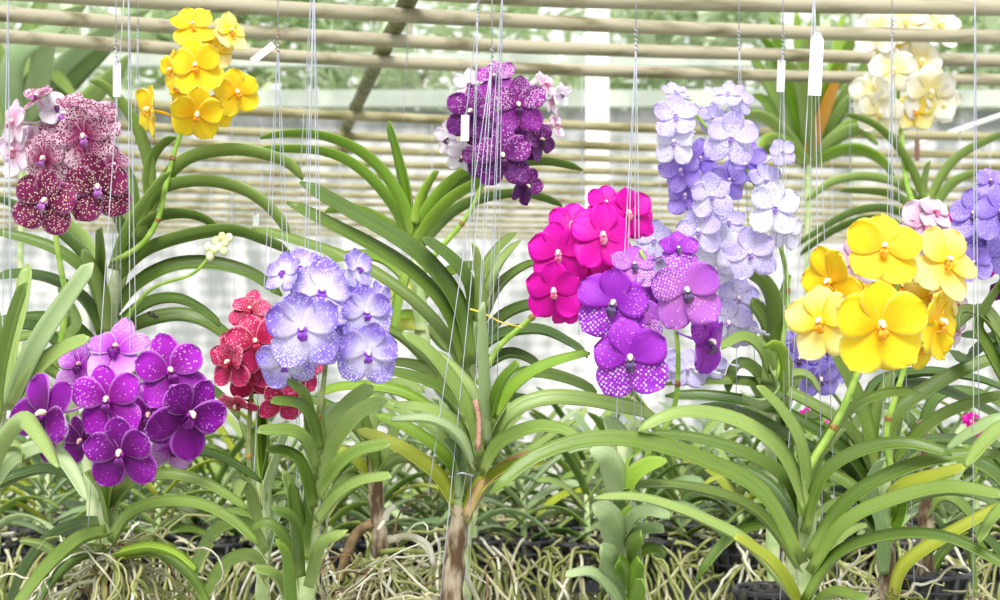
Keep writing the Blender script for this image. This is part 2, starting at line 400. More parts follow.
# ------------------------------------------------------------ flower
def tepal(parent, name, R, ang, L, Wd, z0, mats, cup=.1, bend=0.0, ruf=.03, tipk=.5, z_in=.0, tw=0):
    NU, NV = 9, 11
    ca, sa = math.cos(math.radians(ang)), math.sin(math.radians(ang))
    ph = rnd.uniform(0, 6.28); rr = rnd.random(); asy = rnd.uniform(-.10, .10)
    top = []; prm = []; met = []
    for j in range(NV):
        q = j/(NV-1); v = .5-.5*math.cos(math.pi*(q*.96+.02)) if j not in (0, NV-1) else q
        hw = Wd/2*max(.0, math.sin(math.pi*min(1, max(.0, v))**1.3))**tipk
        hw = max(hw, .035 if j == 0 else .02)
        if j == 0: hw = .05
        for i in range(NU):
            u = -1+2*i/(NU-1); x = hw*u+asy*v*v*.5
            yy = .03+v*L-(.05*L*u*u*v)
            z = z0*(.4+.6*v)+cup*(x*x)/(Wd*.5)-bend*v*v+ruf*math.sin(ph+u*4.2+v*2.5)*v*abs(u)+z_in*(1-v)+math.tan(math.radians(tw))*x*v
            top.append((x, yy, z)); prm.append((abs(u), v, rr)); met.append((x, yy, rr*9))
    th = .010
    vs = []
    for (x, y, z) in top: vs.append(Vector(((x*sa+y*ca)*R, (y*sa-x*ca)*R, z*R)))
    for (x, y, z) in top: vs.append(Vector(((x*sa+y*ca)*R, (y*sa-x*ca)*R, (z-th)*R)))
    fs = []; mi = []; K = NU*NV
    for j in range(NV-1):
        for i in range(NU-1):
            a = j*NU+i; fs.append((a, a+1, a+NU+1, a+NU)); mi.append(0)
            fs.append((K+a, K+a+NU, K+a+NU+1, K+a+1)); mi.append(1)
    rim = [i for i in range(NU)]+[j*NU+NU-1 for j in range(1, NV)]+[(NV-1)*NU+i for i in range(NU-2, -1, -1)]+[j*NU for j in range(NV-2, 0, -1)]
    for a, b in zip(rim, rim[1:]+rim[:1]): fs.append((a, K+a, K+b, b)); mi.append(0)
    return mesh_obj(name, vs, fs, mats, parent, mi, {'prm': prm*2, 'met': met*2})
def flower(plant, x, y, d, size, yaw=0, pitch=0, roll=0, sty='purple', attach=None, open_=1.0, jit=9, narrow=1.0, dz=None):
    s = STY[sty]; R = size/2/F*d
    d = d+(rnd.uniform(-.01, .01) if dz is None else dz)
    c = P(x, y, d); root = Vector(plant['_o'])
    # local x right, y up, z towards the viewer
    base = Matrix(((1, 0, 0), (0, 0, -1), (0, 1, 0)))
    rot = Euler((math.radians(pitch+rnd.uniform(-jit, jit)), 0, math.radians(yaw+rnd.uniform(-jit, jit)))).to_matrix()
    rl = Matrix.Rotation(math.radians(roll+rnd.uniform(-jit, jit)), 3, 'Z')
    mat = rot@base@rl
    inv = mat.transposed()
    mb = MB()
    if attach is None: attach = c+mat@Vector((0, -.3*R, -1.2*R))
    a = inv@(attach-c)
    if a.length > 1.5*R: a = a*(1.5*R/a.length)
    p0 = Vector((0, 0, -.05*R)); mid = Vector((a.x*.3, a.y*.3, min(-.35*R, a.z*.55)))
    pts = catmull([p0, mid, a], 8)
    mb.tube(pts, [.0018+.0006*math.sin(i) for i in range(8)], 6, 0)
    mb.ball(Vector((0, 0, -.02*R)), .07*R, .07*R, .07*R, n=8, mi=0)
    fo = mesh_obj('flower', mb.v, mb.f, [s['sep'] if sty in ('magenta', 'yellow', 'red') else s['back']], None, mb.mi)
    fo.parent = plant; m4 = mat.to_4x4(); m4.translation = c-root; fo.matrix_local = m4
    b = (1-open_)*1.1
    def cp(k): return rnd.uniform(.02, .22)*k-.0
    pm_, sm_ = [s['pet'], s['back']], [s['sep'], s['back']]
    tepal(fo, 'dorsal_sepal', R, 90+rnd.uniform(-6, 6), .93*rnd.uniform(.92, 1.04), .80*narrow, .0, pm_, cp(1), -b+rnd.uniform(-.2, .15), ruf=.06, tw=rnd.uniform(-12, 12))
    for sg in (-1, 1):
        tepal(fo, 'lateral_sepal', R, -90+sg*(41+rnd.uniform(-3, 3)), 1.03*rnd.uniform(.94, 1.04), .96*narrow, -.01+.006*sg, sm_, cp(-.6), -b+rnd.uniform(-.2, .14), ruf=.07, tw=rnd.uniform(-14, 14))
    for sg in (-1, 1):
        tepal(fo, 'petal', R, 90-sg*(66+rnd.uniform(-5, 5)), .92*rnd.uniform(.92, 1.05), .92*narrow, .045+.006*sg, pm_, cp(.8), -b+rnd.uniform(-.25, .2), ruf=.09, tw=sg*rnd.uniform(-8, 26))
    # lip: mid lobe and two side lobes
    mb = MB()
    L = []
    for j in range(7):
        v = j/6; hw = (.05+.10*math.sin(math.pi*(v**1.2))**.8)+(.03 if j == 6 else 0)
        for i in range(5):
            u = -1+i/2; L.append((hw*u, -.04-.34*v, .10+.16*math.sin(math.pi*min(1, v*1.1))+.05*abs(u)-.03*v))
    ls = {'lilac': .62, 'lilac_deep': .65, 'lilac_white': .6, 'yellow': .75, 'yellow_pale': .75, 'cream': .6, 'magenta': .7, 'blue': .8}.get(sty, .85)
    L = [(p[0]*ls, p[1]*ls, .04+p[2]*ls) for p in L]
    vs = [Vector(p)*R for p in L]+[(Vector(p)-Vector((0, 0, .03)))*R for p in L]
    fs = []
    for j in range(6):
        for i in range(4):
            q = j*5+i; fs.append((q, q+5, q+6, q+1)); fs.append((35+q, 35+q+1, 35+q+6, 35+q+5))
    rim = list(range(5))+[j*5+4 for j in range(1, 7)]+[30+i for i in (3, 2, 1, 0)]+[j*5 for j in range(5, 0, -1)]
    for p_, q_ in zip(rim, rim[1:]+rim[:1]): fs.append((p_, q_, 35+q_, 35+p_))
    mb.add(vs, fs)
    for sg in (-1, 1): mb.ball(Vector((sg*.10*R*ls, -.03*R, .13*R)), .05*R*ls, .08*R*ls, .09*R*ls, n=8)
    mesh_obj('lip', mb.v, mb.f, s['lip'], fo)
    mb = MB(); mb.ball(Vector((0, .045*R, .13*R)), .075*R, .075*R, .12*R, n=10)
    mb.ball(Vector((0, .0*R, .22*R)), .05*R, .045*R, .05*R, n=8)
    mesh_obj('column', mb.v, mb.f, s['col'], fo)
    return fo
def near(pts, c, drop=0.0):
    return min(pts, key=lambda p: (p-c).length)
def cluster(plant, axis, lst, d, sty, **kw):
    for t in lst:
        t = list(t)+[0]*(7-len(t)); x, y, sz, yaw, pitch, roll, dd = t[:7]
        st = t[7] if len(t) > 7 else sty
        c = P(x, y, d+dd)
        flower(plant, x, y, d+dd, sz, yaw, pitch, roll, st, near(axis, c), **kw)

def squiggle(p, dirn, length, n=12, wob=.35, droop=.5, r=None):
    r = r or rnd
    pts = [p.copy()]; v = dirn.normalized(); st = length/n
    for i in range(n):
        v = (v+Vector((r.uniform(-wob, wob), r.uniform(-wob, wob), r.uniform(-wob, wob)-droop*.25))).normalized()
        pts.append(pts[-1]+v*st)
    return pts
def roots(parent, c, nthick, nmass, length, spread=1, mats=('root', 'rootgreen', 'rootwhite', 'rootbrown')):
    for i in range(nthick):
        a = rnd.uniform(0, 6.28)
        pts = squiggle(c+Vector((rnd.uniform(-.01, .01), rnd.uniform(-.01, .01), rnd.uniform(-.03, .02))), Vector((math.cos(a)*spread, math.sin(a)*spread*.7, rnd.uniform(-.3, .5))), length*rnd.uniform(.6, 1.1), 16, .6, .7)
        mb = MB(); mb.tube(catmull(pts, 26), [.0028*(1-.4*k/25) for k in range(26)], 6)
        mb.build('aerial_root', M[rnd.choice(mats[:3])], parent)
    mb = MB()
    for i in range(nmass):
        a = rnd.uniform(0, 6.28)
        pts = squiggle(c+Vector((rnd.uniform(-.02, .02), rnd.uniform(-.02, .02), rnd.uniform(-.05, .02))), Vector((math.cos(a)*spread, math.sin(a)*spread, rnd.uniform(-.9, .4))), length*rnd.uniform(.5, 1.1), 12, .7, .7)
        mb.tube(catmull(pts, 18), [.0018*(1-.4*k/17) for k in range(18)], 5, rnd.choice((0, 0, 1, 2, 3)))
    o = mb.build('root_mass', [M[k] for k in mats], parent); o['kind'] = 'stuff'

def plantE(label, px, d, cat='orchid plant', name='orchid_plant', group=None):
    return thing(name, label, cat, P(px[0], px[1], d), group)

# ------------------------------------------------------------ setting
def quad_box(name, x0, x1, y0, y1, z0, z1, mat, parent=None):
    mb = MB(); mb.box(Vector(((x0+x1)/2, (y0+y1)/2, (z0+z1)/2)), x1-x0, y1-y0, z1-z0)
    return mb.build(name, mat, parent, smooth=False)
gm = plain('pale_gravel', (.20, .21, .15), (.50, .50, .46), 9, .9, .2, 6)
structure(quad_box('floor', -11, 11, -2, 24, -.1, 0, gm))
def netmat():
    m, nt = newmat('white_shade_net'); t = N(nt)
    tc = t.n('ShaderNodeTexCoord'); mp = t.n('ShaderNodeMapping'); mp.inputs['Scale'].default_value = (2.2, 1, .7)
    t.l(tc.outputs['Object'], mp.inputs[0]); nz = t.n('ShaderNodeTexNoise'); nz.inputs['Scale'].default_value = 2.2; nz.inputs['Detail'].default_value = 5
    t.l(mp.outputs[0], nz.inputs[0])
    wv = t.n('ShaderNodeTexWave', bands_direction='Z'); wv.inputs['Scale'].default_value = 2.4; wv.inputs['Distortion'].default_value = 1.2
    t.l(tc.outputs['Object'], wv.inputs[0])
    f = t.math('ADD', t.math('MULTIPLY', nz.outputs[0], .92), t.math('MULTIPLY', wv.outputs[0], .08))
    c = t.mix(t.ramp(f, .36, .62), (.27, .29, .28), (.54, .54, .55))
    surface(t, c, .9, 0, .1); return m
structure(quad_box('wall_back', -9, 9, 17, 17.06, 0, 3.44, netmat()))
for i, (z, hgt, m) in enumerate(((3.45, .17, 'beam'), (3.86, .13, 'beam'))):
    o = quad_box('trim_%d' % (i+1), -9, 9, 16.8, 16.95, z, z+hgt, M[m]); structure(o)
# uprights carrying the back net
for i, x in enumerate((-7.5, -4.2, 3.6, 7.2)):
    structure(quad_box('trim_%d' % (i+3), x-.04, x+.04, 16.86, 16.94, 0, 4.6, M['beam']))

# white post behind the rails and its brace
c = P(597, 300, 8.5)
mb = MB(); mb.box(Vector((c.x, 8.5, 1.52)), .115, .10, 3.04); mb.box(Vector((c.x, 8.5, .02)), .22, .2, .04); mb.box(Vector((c.x, 8.5, 3.05)), .14, .12, .03)
o = mb.build('post', M['post'], None, smooth=False); tag(o, 'square white post standing behind the upper rails near the middle', 'post')
mb = MB(); mb.tube([Vector((7.0, 12, 0)), Vector((7.0, 12, 4.0))], .035, 8); o = None
def braced(name, a, b, r, label):
    mb = MB(); mb.tube([a, b], r, 8); mb.ball(a, r*1.3); mb.ball(b, r*1.3)
    o = mb.build(name, M['post']); tag(o, label, 'brace'); return o
braced('brace', P(592, 30, 8.5), P(560, 72, 8.6)+Vector((-.3, 0, -.2)), .012, 'thin pale slanting brace left of the white post')
braced('brace', P(1010, 112, 9), P(900, 150, 9), .012, 'thin pale slanting brace behind the rails at upper right')

# ------------------------------------------------------------ rails
def rail(ys, r, mat, label, group, depth=None):
    xs = (0, 250, 500, 750, 1000)
    pts = []
    for x, y in zip(xs, ys):
        d = (RAILZ-CZ)*F/(300-y); pts.append(P(x, y, d))
    a = pts[0]+(pts[0]-pts[1])*1.2; b = pts[-1]+(pts[-1]-pts[-2])*1.2
    pts = catmull([a]+pts+[b], 40)
    mb = MB(); mb.tube(pts, [r*(1+.03*math.sin(k*1.7+ys[0])) for k in range(40)], 12)
    o = mb.build('hanging_rail', M[mat]); tag(o, label, 'rail', group); return pts
near_names = ['at the very top edge of the picture', 'second highest of the five nearest', 'middle one of the five nearest', 'fourth down of the nearest set', 'lowest of the nearest set, above the open gap']
near_r = [(-45, -22, -3, 4, 8), (-8, 7, 20, 31, 37), (14, 32, 46, 54, 61), (36, 54, 67, 75, 80)]
lab_near = ['round weathered rail nearest the camera, touching the top edge of the picture', 'round weathered rail, second one down from the top edge', 'round weathered rail, third one down from the top edge', 'round weathered rail just above the wide open gap between rails']
for ys, lb in zip(near_r, lab_near): rail(ys, .0150, 'rail', lb, 'near overhead rails')
for k, d in enumerate((2.05, 2.55)):
    h = 570*F/1000/d; rail(tuple(300-h+q for q in (-30, -14, 0, 10, 18)), .0150, 'rail', ['overhead rail holding the wires of the front row of orchids', 'overhead rail holding the wires of the second row of orchids'][k], 'near overhead rails')
yc = [122, 142, 155, 168, 180, 190.5, 199, 207, 214.5, 221, 227, 232.5, 237]
ordn = ['first', 'second', 'third', 'fourth', 'fifth', 'sixth', 'seventh', 'eighth', 'ninth', 'tenth', 'eleventh', 'twelfth', 'thirteenth', 'fourteenth']
for k, y in enumerate(yc):
    s = (300-y)/178
    rail((y-26*s, y-11*s, y, y+10*s, y+15*s), .0150, 'railfar', 'distant weathered rail, %s one down below the wide open gap' % ordn[k], 'distant overhead rails')
# crossbar lying on the rails
pts = catmull([P(432, -30, 2.95), P(415, 2, 3.2), P(398, 38, 3.62), P(384, 62, 3.98), P(366, 95, 4.7), P(350, 128, 5.6), P(344, 142, 6.1), P(338, 158, 6.8)], 30)
zz = RAILZ+.034
pts = [Vector((p.x, p.y, zz)) for p in pts]
mb = MB(); mb.tube(pts, .0190, 12)
for k in (8, 17): mb.tube([pts[k]-(pts[k+1]-pts[k])*.25, pts[k]+(pts[k+1]-pts[k])*.25], .0215, 12)
tag(mb.build('crossbar', M['cross']), 'mossy green crossbar running away from the camera on top of the rails', 'bar')
# posts that carry the rails, outside the picture
for sx, lb in ((-1, 'upright carrying the rails beyond the left side'), (1, 'upright carrying the rails beyond the right side')):
    pass

# ------------------------------------------------------------ trees behind the net
def tree(x, y, z0, w, h, mat, label, nleaf=1500, sz=.16):
    t = thing('tree', label, 'tree', Vector((x, y, 0)), 'trees beyond the back net')
    mb = MB()
    mb.tube(catmull([Vector((x, y, 0)), Vector((x+.08, y, z0*.6)), Vector((x-.05, y+.1, z0+h*.4)), Vector((x, y, z0+h*.8))], 10), [.12*(1-.08*i) for i in range(10)], 8)
    for k in range(7):
        a = rnd.uniform(0, 6.28); q = Vector((x, y, z0+rnd.uniform(-.2, h*.4)))
        mb.tube(catmull([q, q+Vector((math.cos(a)*w*.2, math.sin(a)*.4, h*.15)), q+Vector((math.cos(a)*w*.38, math.sin(a)*.8, h*.2))], 6), [.045*(1-.13*i) for i in range(6)], 6)
    mb.build('trunk', M['trunk'], t)
    vs = []; fs = []
    blobs = [(Vector((x+rnd.uniform(-.4, .4)*w, y+rnd.uniform(-.5, .7), z0+rnd.uniform(.08, .9)*h)), rnd.uniform(.2, .34)*min(w, h)) for _ in range(12)]
    for i in range(nleaf):
        b, r = rnd.choice(blobs)
        v = Vector((rnd.gauss(0, 1), rnd.gauss(0, 1), rnd.gauss(0, .8))); v = v.normalized()*r*rnd.uniform(.6, 1.05)+b
        a = Vector((rnd.gauss(0, 1), rnd.gauss(0, 1), rnd.gauss(0, .6))).normalized(); u = a.cross(Vector((rnd.random(), rnd.random(), 1))).normalized()
        s = sz*rnd.uniform(.6, 1.3); m_ = a.cross(u)*s*.08
        o = len(vs); vs += [v-a*s, v-a*s*.2+u*s*.35+m_, v+a*s, v-a*s*.2-u*s*.35+m_, v-a*s*.1-m_]
        fs += [(o, o+1, o+2, o+4), (o, o+4, o+2, o+3)]
    mesh_obj('foliage', vs, fs, M[mat], t)
tl = ['pale bushy tree beyond the net at upper left corner', 'pale tree beyond the net behind the yellow cluster at left', 'pale green tree beyond the net above the crossbar', 'pale tree beyond the net above the plum spotted flowers', 'light tree beyond the net right of the white post', 'light tree beyond the net above the lilac cluster', 'pale tree beyond the net at the upper right', 'pale tree beyond the net at the right edge']
for i in range(8):
    tree(-6.6+i*1.85+rnd.uniform(-.2, .2), 18.9+rnd.uniform(-.3, 1.0), 2.5, 2.7, rnd.uniform(2.6, 3.6), ['treeleaf', 'treeleaf2'][i % 2], tl[i])

# ------------------------------------------------------------ blurred plants behind the rails
t = plantE('broad-leaved green plant behind the rails at the upper left', (20, 150), 4.6, 'plant', 'broad_leaved_plant')
stem(t, [(22, 842), (20, 400), (22, 130)], 4.6, .012, .008, 'stem')
for q, w, m in (([(25, 135), (28, 90), (45, 70), (88, 62)], 24, 'leaf_pale'), ([(25, 135), (15, 80), (40, 60), (60, 80), (78, 100)], 20, 'leaf_mid'), ([(30, 130), (55, 95), (85, 65), (118, 40)], 26, 'leaf_dark'),
    ([(20, 135), (10, 90), (20, 50), (70, 22)], 26, 'leaf_glauc'), ([(25, 130), (40, 80), (50, 30), (85, 5)], 26, 'leaf_pale'), ([(18, 135), (5, 80), (-10, 40), (-20, 10)], 26, 'leaf_light'),
    ([(15, 140), (-10, 110), (-30, 90)], 26, 'leaf_mid'), ([(30, 135), (70, 115), (110, 80), (130, 55)], 22, 'leaf_light'), ([(22, 130), (20, 60), (35, 20), (50, -20)], 24, 'leaf_mid'), ([(22, 130), (60, 70), (110, 30), (150, 10)], 20, 'leaf_glauc'), ([(22, 140), (0, 120), (-15, 130)], 22, 'leaf_pale')):
    leaf(t, q, w*1.15, 4.6, 4.6+rnd.uniform(-.3, .4), m, Wt=.075, tip=.4, fold=.12)
t = plantE('bright green bromeliad-like plant with an orange leaf behind the rails at upper right', (808, 165), 5.0, 'plant', 'strap_leaved_plant')
stem(t, [(808, 799), (808, 430), (808, 155)], 5.0, .012, .010, 'stem')
for q, w, m in (([(808, 165), (800, 110), (783, 60), (770, 15)], 14, 'leaf_lime'), ([(808, 165), (790, 120), (768, 80), (748, 50)], 15, 'leaf_mid'), ([(808, 165), (812, 100), (800, 50), (796, 10)], 15, 'leaf_lime'),
    ([(808, 165), (822, 110), (835, 60), (842, 15)], 15, 'leaf_lime'), ([(808, 165), (835, 110), (862, 70), (880, 40)], 14, 'leaf_mid'), ([(808, 165), (780, 130), (755, 115), (735, 120)], 13, 'leaf_light'),
    ([(808, 165), (845, 130), (880, 110), (905, 115)], 13, 'leaf_lime'), ([(808, 165), (815, 140), (826, 110), (840, 70)], 13, 'leaf_orange'), ([(808, 165), (770, 150), (750, 165), (740, 190)], 12, 'leaf_mid'), ([(808, 165), (850, 150), (880, 160), (895, 180)], 12, 'leaf_lime'),
    ([(808, 165), (790, 100), (775, 55), (760, 35)], 15, 'leaf_lime'), ([(808, 165), (800, 90), (806, 45), (812, 20)], 15, 'leaf_light'), ([(808, 165), (825, 100), (848, 50), (858, 25)], 15, 'leaf_lime'), ([(808, 165), (785, 125), (765, 100), (752, 95)], 15, 'leaf_lime'),
    ([(808, 165), (800, 130), (788, 95), (780, 70)], 16, 'leaf_lime'), ([(808, 165), (818, 125), (832, 90), (850, 75)], 16, 'leaf_lime'), ([(808, 165), (835, 140), (860, 130), (878, 145)], 14, 'leaf_light'), ([(808, 165), (785, 145), (768, 140), (756, 152)], 14, 'leaf_lime'), ([(808, 165), (806, 120), (802, 85), (790, 60)], 15, 'leaf_light'),
    ([(808, 165), (780, 110), (770, 70), (772, 40)], 13, 'leaf_mid'), ([(808, 165), (830, 130), (850, 100), (862, 95)], 13, 'leaf_mid'), ([(808, 165), (815, 90), (815, 40), (818, 5)], 13, 'leaf_light')):
    leaf(t, q, w*1.3, 5.0, 5.0+rnd.uniform(-.3, .4), m, Wt=.05, tip=.35, fold=.2)

# ------------------------------------------------------------ bench rows of young orchids in black baskets
def benchplant(x, yt, d, sc, label, group, nl):
    """yt = image row of the basket rim"""
    b = P(x, yt, d); r = rnd
    t = thing('young_orchid', label, 'orchid plant', b, group)
    lm = r.choice(['leaf_mid', 'leaf_lime', 'leaf_light', 'leaf_light', 'leaf_glauc', 'leaf_pale'])
    h = .10*sc*r.uniform(.8, 1.2)
    mb = MB(); mb.tube([b+Vector((0, 0, -.05)), b+Vector((.004, 0, 0)), b+Vector((0, 0, h))], [.008, .007, .005], 8); mb.build('stem', M['stem'], t)
    az = r.uniform(-.6, .6)
    for k in range(nl):
        sg = 1 if k % 2 else -1; f = k/(nl-1)
        a = az+r.uniform(-.35, .35); D = Vector((math.cos(a)*sg, math.sin(a)*sg, 0)); L = (.19-.07*f)*sc*r.uniform(.8, 1.2)
        z0 = b+Vector((0, 0, h*f)); up = .75+.8*f
        pts = []
        for i in range(9):
            v = i/8; pts.append(z0+D*L*v*(.95-.25*f)+Vector((0, 0, L*(up*v-(.95)*v*v*(1.1-.6*f)))))
        B = Vector((-D.y, D.x, 0)).normalized(); B = (B+Vector((0, 0, r.uniform(-.5, .5)))).normalized()
        leaf_mesh(t, M[lm if r.random() < .75 else r.choice(['leaf_yellow', 'leaf_light', 'leaf_pale', 'leaf_dark'])], pts, [B]*9, 0.027*sc**.5, ups=Vector((0, 0, 1)))
    mb = MB()
    for k in range(60):
        a = r.uniform(0, 6.28)
        q = b+Vector((math.cos(a)*.05, math.sin(a)*.05, r.uniform(-.06, .01)))
        pts = squiggle(q, Vector((math.cos(a)*.8, math.sin(a)*.8, r.uniform(-.8, .5))), r.uniform(.12, .34), 11, .42, 1.0)
        mb.tube(catmull(pts, 15), [.0034*(1-.35*i/14) for i in range(15)], 5, r.choice((0, 0, 1, 1, 2)))
    o = mb.build('roots', [M['root'], M['rootgreen'], M['rootwhite']], t); o['kind'] = 'stuff'
    return b
def basket(b, label, group, s=1.0):
    t = thing('orchid_basket', label, 'basket', b+Vector((0, 0, -.07*s)), group)
    mb = MB(); n = 20
    def ring(r, z, rr): mb.tube([b+Vector((math.cos(2*math.pi*i/n)*r, math.sin(2*math.pi*i/n)*r, z)) for i in range(n+1)], rr, 6, cap=False)
    ring(.062*s, 0, .0045); ring(.060*s, -.022*s, .003); ring(.054*s, -.045*s, .003); ring(.046*s, -.07*s, .004)
    for i in range(12):
        a = 2*math.pi*i/12; c_, s_ = math.cos(a), math.sin(a)
        mb.tube([b+Vector((c_*.062*s, s_*.062*s, 0)), b+Vector((c_*.046*s, s_*.046*s, -.07*s))], .0045, 5)
    for k in (-.03, -.015, 0, .015, .03): mb.box(b+Vector((k*s, 0, -.07*s)), .004, .08*s, .004)
    mb.build('basket_body', M['basket'], t)
    mb = MB(); mb.tube([b+Vector((0, 0, -.066*s)), b+Vector((0, 0, -.004*s))], [.044*s, .056*s], 14)
    for k in range(14): mb.ball(b+Vector((rnd.uniform(-.04, .04), rnd.uniform(-.04, .04), -.002)), .009, n=6)
    mb.build('potting_chips', M['bug'], t)
lm_ = ['at the left edge', 'under the pale drooping leaves', 'left of the deep purple cluster', 'below the deep purple cluster', 'behind the root nest', 'right of the root nest', 'under the crimson flowers', 'left of the blue checkered flowers', 'under the blue checkered flowers', 'behind the woody curved root', 'left of the bare trunk', 'behind the bare trunk', 'right of the bare trunk', 'under the magenta cluster', 'left of the stacked-leaf stem', 'behind the stacked-leaf stem', 'right of the stacked-leaf stem', 'under the lilac cluster', 'left of the yellow orchid stem', 'behind the yellow orchid stem', 'right of the yellow orchid stem', 'left of the thick brown stem', 'right of the thick brown stem', 'at the right edge']
def bench(d, yt, nn, sc, word, x0, x1):
    bs = []
    for i in range(nn):
        x = x0+(x1-x0)*i/(nn-1)+rnd.uniform(-12, 12); j = min(23, int(i*24/nn))
        side_w = ''
        b = benchplant(x, yt+rnd.uniform(-3, 3), d+rnd.uniform(-.06, .06), sc*rnd.uniform(.85, 1.2), 'young orchid on the %s bench row %s' % (word, lm_[j]), 'young orchids on the %s bench row' % word, rnd.choice((8, 9, 10, 11)))
        basket(b, 'black slatted basket, %s row, %s' % (word, lm_[j]), 'black baskets on the %s bench row' % word, 1.0)
        bs.append(b)
    z = CZ-(yt-300)/F*d-.07
    bt = thing('bench', 'long black bench frame under the %s row of baskets' % word, 'bench', Vector((0, d, z)))
    for dy, nm in ((-.045, 'front'), (.045, 'rear')):
        xa, xb = P(x0-120, 0, d).x, P(x1+120, 0, d).x
        mb = MB(); mb.box(Vector(((xa+xb)/2, d+dy, z-.014)), xb-xa, .02, .018)
        for k in range(40): mb.box(Vector((xa+(xb-xa)*(k+.5)/40, d+dy, z-.004)), .012, .022, .006)
        mb.build('rail', M['basket'], bt, smooth=False)
    for k in range(7):
        q = Vector((xa+(xb-xa)*(k+.5)/7, d, z-.02)); mb = MB()
        mb.box(Vector((q.x, d, z-.03)), .03, .11, .014)
        for dy in (-.045, .045): mb.box(Vector((q.x, d+dy, (z-.02)/2)), .022, .022, z-.02)
        mb.build('leg_frame', M['basket'], bt, smooth=False)
bench(3.25, 540, 20, 1.05, 'nearest', 0, 1005)
bench(3.75, 524, 22, 1.2, 'second', -5, 1010)
bench(4.4, 508, 24, 1.3, 'farthest', 5, 1000)
# ------------------------------------------------------------ foreground orchids
def LV(p, lst, d):
    for t in lst:
        q, w = t[0], t[1]; m = t[2] if len(t) > 2 else 'leaf_mid'; dd = t[3] if len(t) > 3 else rnd.uniform(-.04, .04)
        kw = t[4] if len(t) > 4 else {}
        leaf(p, q, w, d+dd*.3, d+dd+rnd.uniform(-.05, .05), m, **kw)

# --- B: big plant carrying the yellow flowers, upper left
p = plantE('large orchid with long arching leaves and upright stalk of yellow flowers, upper left', (112, 330), 2.5)
stem(p, [(112, 400), (111, 360), (112, 320), (120, 250)], 2.5, .014, .009, 'stem')
LV(p, [([(148, 190), (142, 155), (128, 118), (108, 92), (90, 80)], 15), ([(152, 195), (154, 165), (163, 148), (176, 137)], 12),
 ([(140, 215), (136, 185), (127, 165), (117, 153)], 16), ([(150, 225), (165, 188), (190, 162), (230, 153), (262, 156), (288, 165), (303, 180)], 17),
 ([(144, 245), (150, 210), (165, 192), (195, 185), (225, 187), (252, 197), (275, 216), (290, 238)], 16), ([(138, 250), (145, 232), (160, 220), (185, 217), (205, 222), (222, 235)], 12),
 ([(120, 280), (148, 254), (190, 239), (232, 233), (262, 241), (290, 252)], 17), ([(117, 315), (138, 288), (172, 269), (212, 266), (250, 275), (282, 296)], 18),
 ([(118, 330), (135, 315), (155, 304), (178, 302), (200, 311), (220, 326)], 12, 'leaf_dark'), ([(118, 338), (145, 325), (178, 318), (205, 324), (228, 340), (247, 362)], 18),
 ([(116, 270), (133, 228), (153, 195), (171, 171)], 11, 'leaf_light', -.1), ([(104, 300), (105, 265), (101, 228)], 12, 'leaf_mid', -.1),
 ([(97, 305), (86, 278), (60, 256), (32, 243), (-5, 232)], 15), ([(96, 292), (84, 262), (62, 238), (32, 216), (-5, 198)], 13, 'leaf_dark'),
 ([(98, 335), (82, 303), (52, 283), (22, 276), (-5, 277)], 15, 'leaf_dark'), ([(122, 262), (120, 235), (112, 215), (98, 204)], 15), ([(137, 238), (134, 212), (127, 196), (117, 186)], 13, 'leaf_light'),
 ([(96, 350), (70, 328), (40, 320), (-5, 322)], 13, 'leaf_dark'), ([(96, 358), (70, 345), (35, 338), (-5, 345)], 12, 'leaf_mid'), ([(98, 275), (80, 240), (45, 215), (10, 212)], 11, 'leaf_light', .2),
 ([(112, 330), (106, 290), (92, 262), (82, 250)], 18, 'leaf_light', -.05), ([(110, 345), (120, 300), (128, 262), (133, 235)], 16, 'leaf_light', .02)
 , ([(125, 375), (165, 372), (215, 395), (240, 420)], 12, 'leaf_dark'), ([(108, 365), (75, 365), (35, 372), (-5, 395)], 13, 'leaf_mid')], 2.5)
ax = stalk(p, [(112, 262), (140, 246), (157, 222), (165, 190), (172, 160), (180, 136), (200, 80), (215, 60), (225, 30)], 2.46, 2.5, .0042, 'stalk', (.25, .5))
cluster(p, ax, [(197, 66, 63, -5, 0, 5, -.04), (192, 26, 50, 10, -20, 10, 0), (197, 113, 61, 5, 25, 0, -.04), (150, 110, 56, -48, 5, -20, 0), (236, 92, 54, 40, 8, 15, 0), (230, 32, 45, 35, -15, 0, .02, 'yellow_pale'), (172, 70, 43, -50, 5, 0, .03), (212, 48, 50, 15, -15, 0, .03, 'yellow_pale'), (180, 88, 41, -30, 0, 0, .02), (220, 108, 41, 45, 15, 0, .02)], 2.44, 'yellow')
mb = MB()
for q in ((219, 247), (214, 250), (225, 243), (210, 256), (222, 237), (229, 238), (216, 241), (208, 247), (224, 251)): mb.ball(P(q[0], q[1], 2.42), .0062, .005, .0075, n=8)
sp_ = stalk(p, [(118, 330), (150, 290), (190, 275), (205, 262), (216, 244)], 2.46, 2.42, .0032, 'stalk')
mb.build('flower_buds', M['bud'], p)
mb = MB(); mb.ball(P(152, 315, 2.42), .005, .003, .0035); mb.ball(P(156, 317, 2.42), .004, .003, .0025); mb.ball(P(149, 313, 2.425), .003, .002, .003)
tag(mb.build('insect', M['bug']), 'small dark insect on the arching leaf above the purple cluster', 'insect')
roots(p, P(112, 405, 2.55), 4, 10, .12)

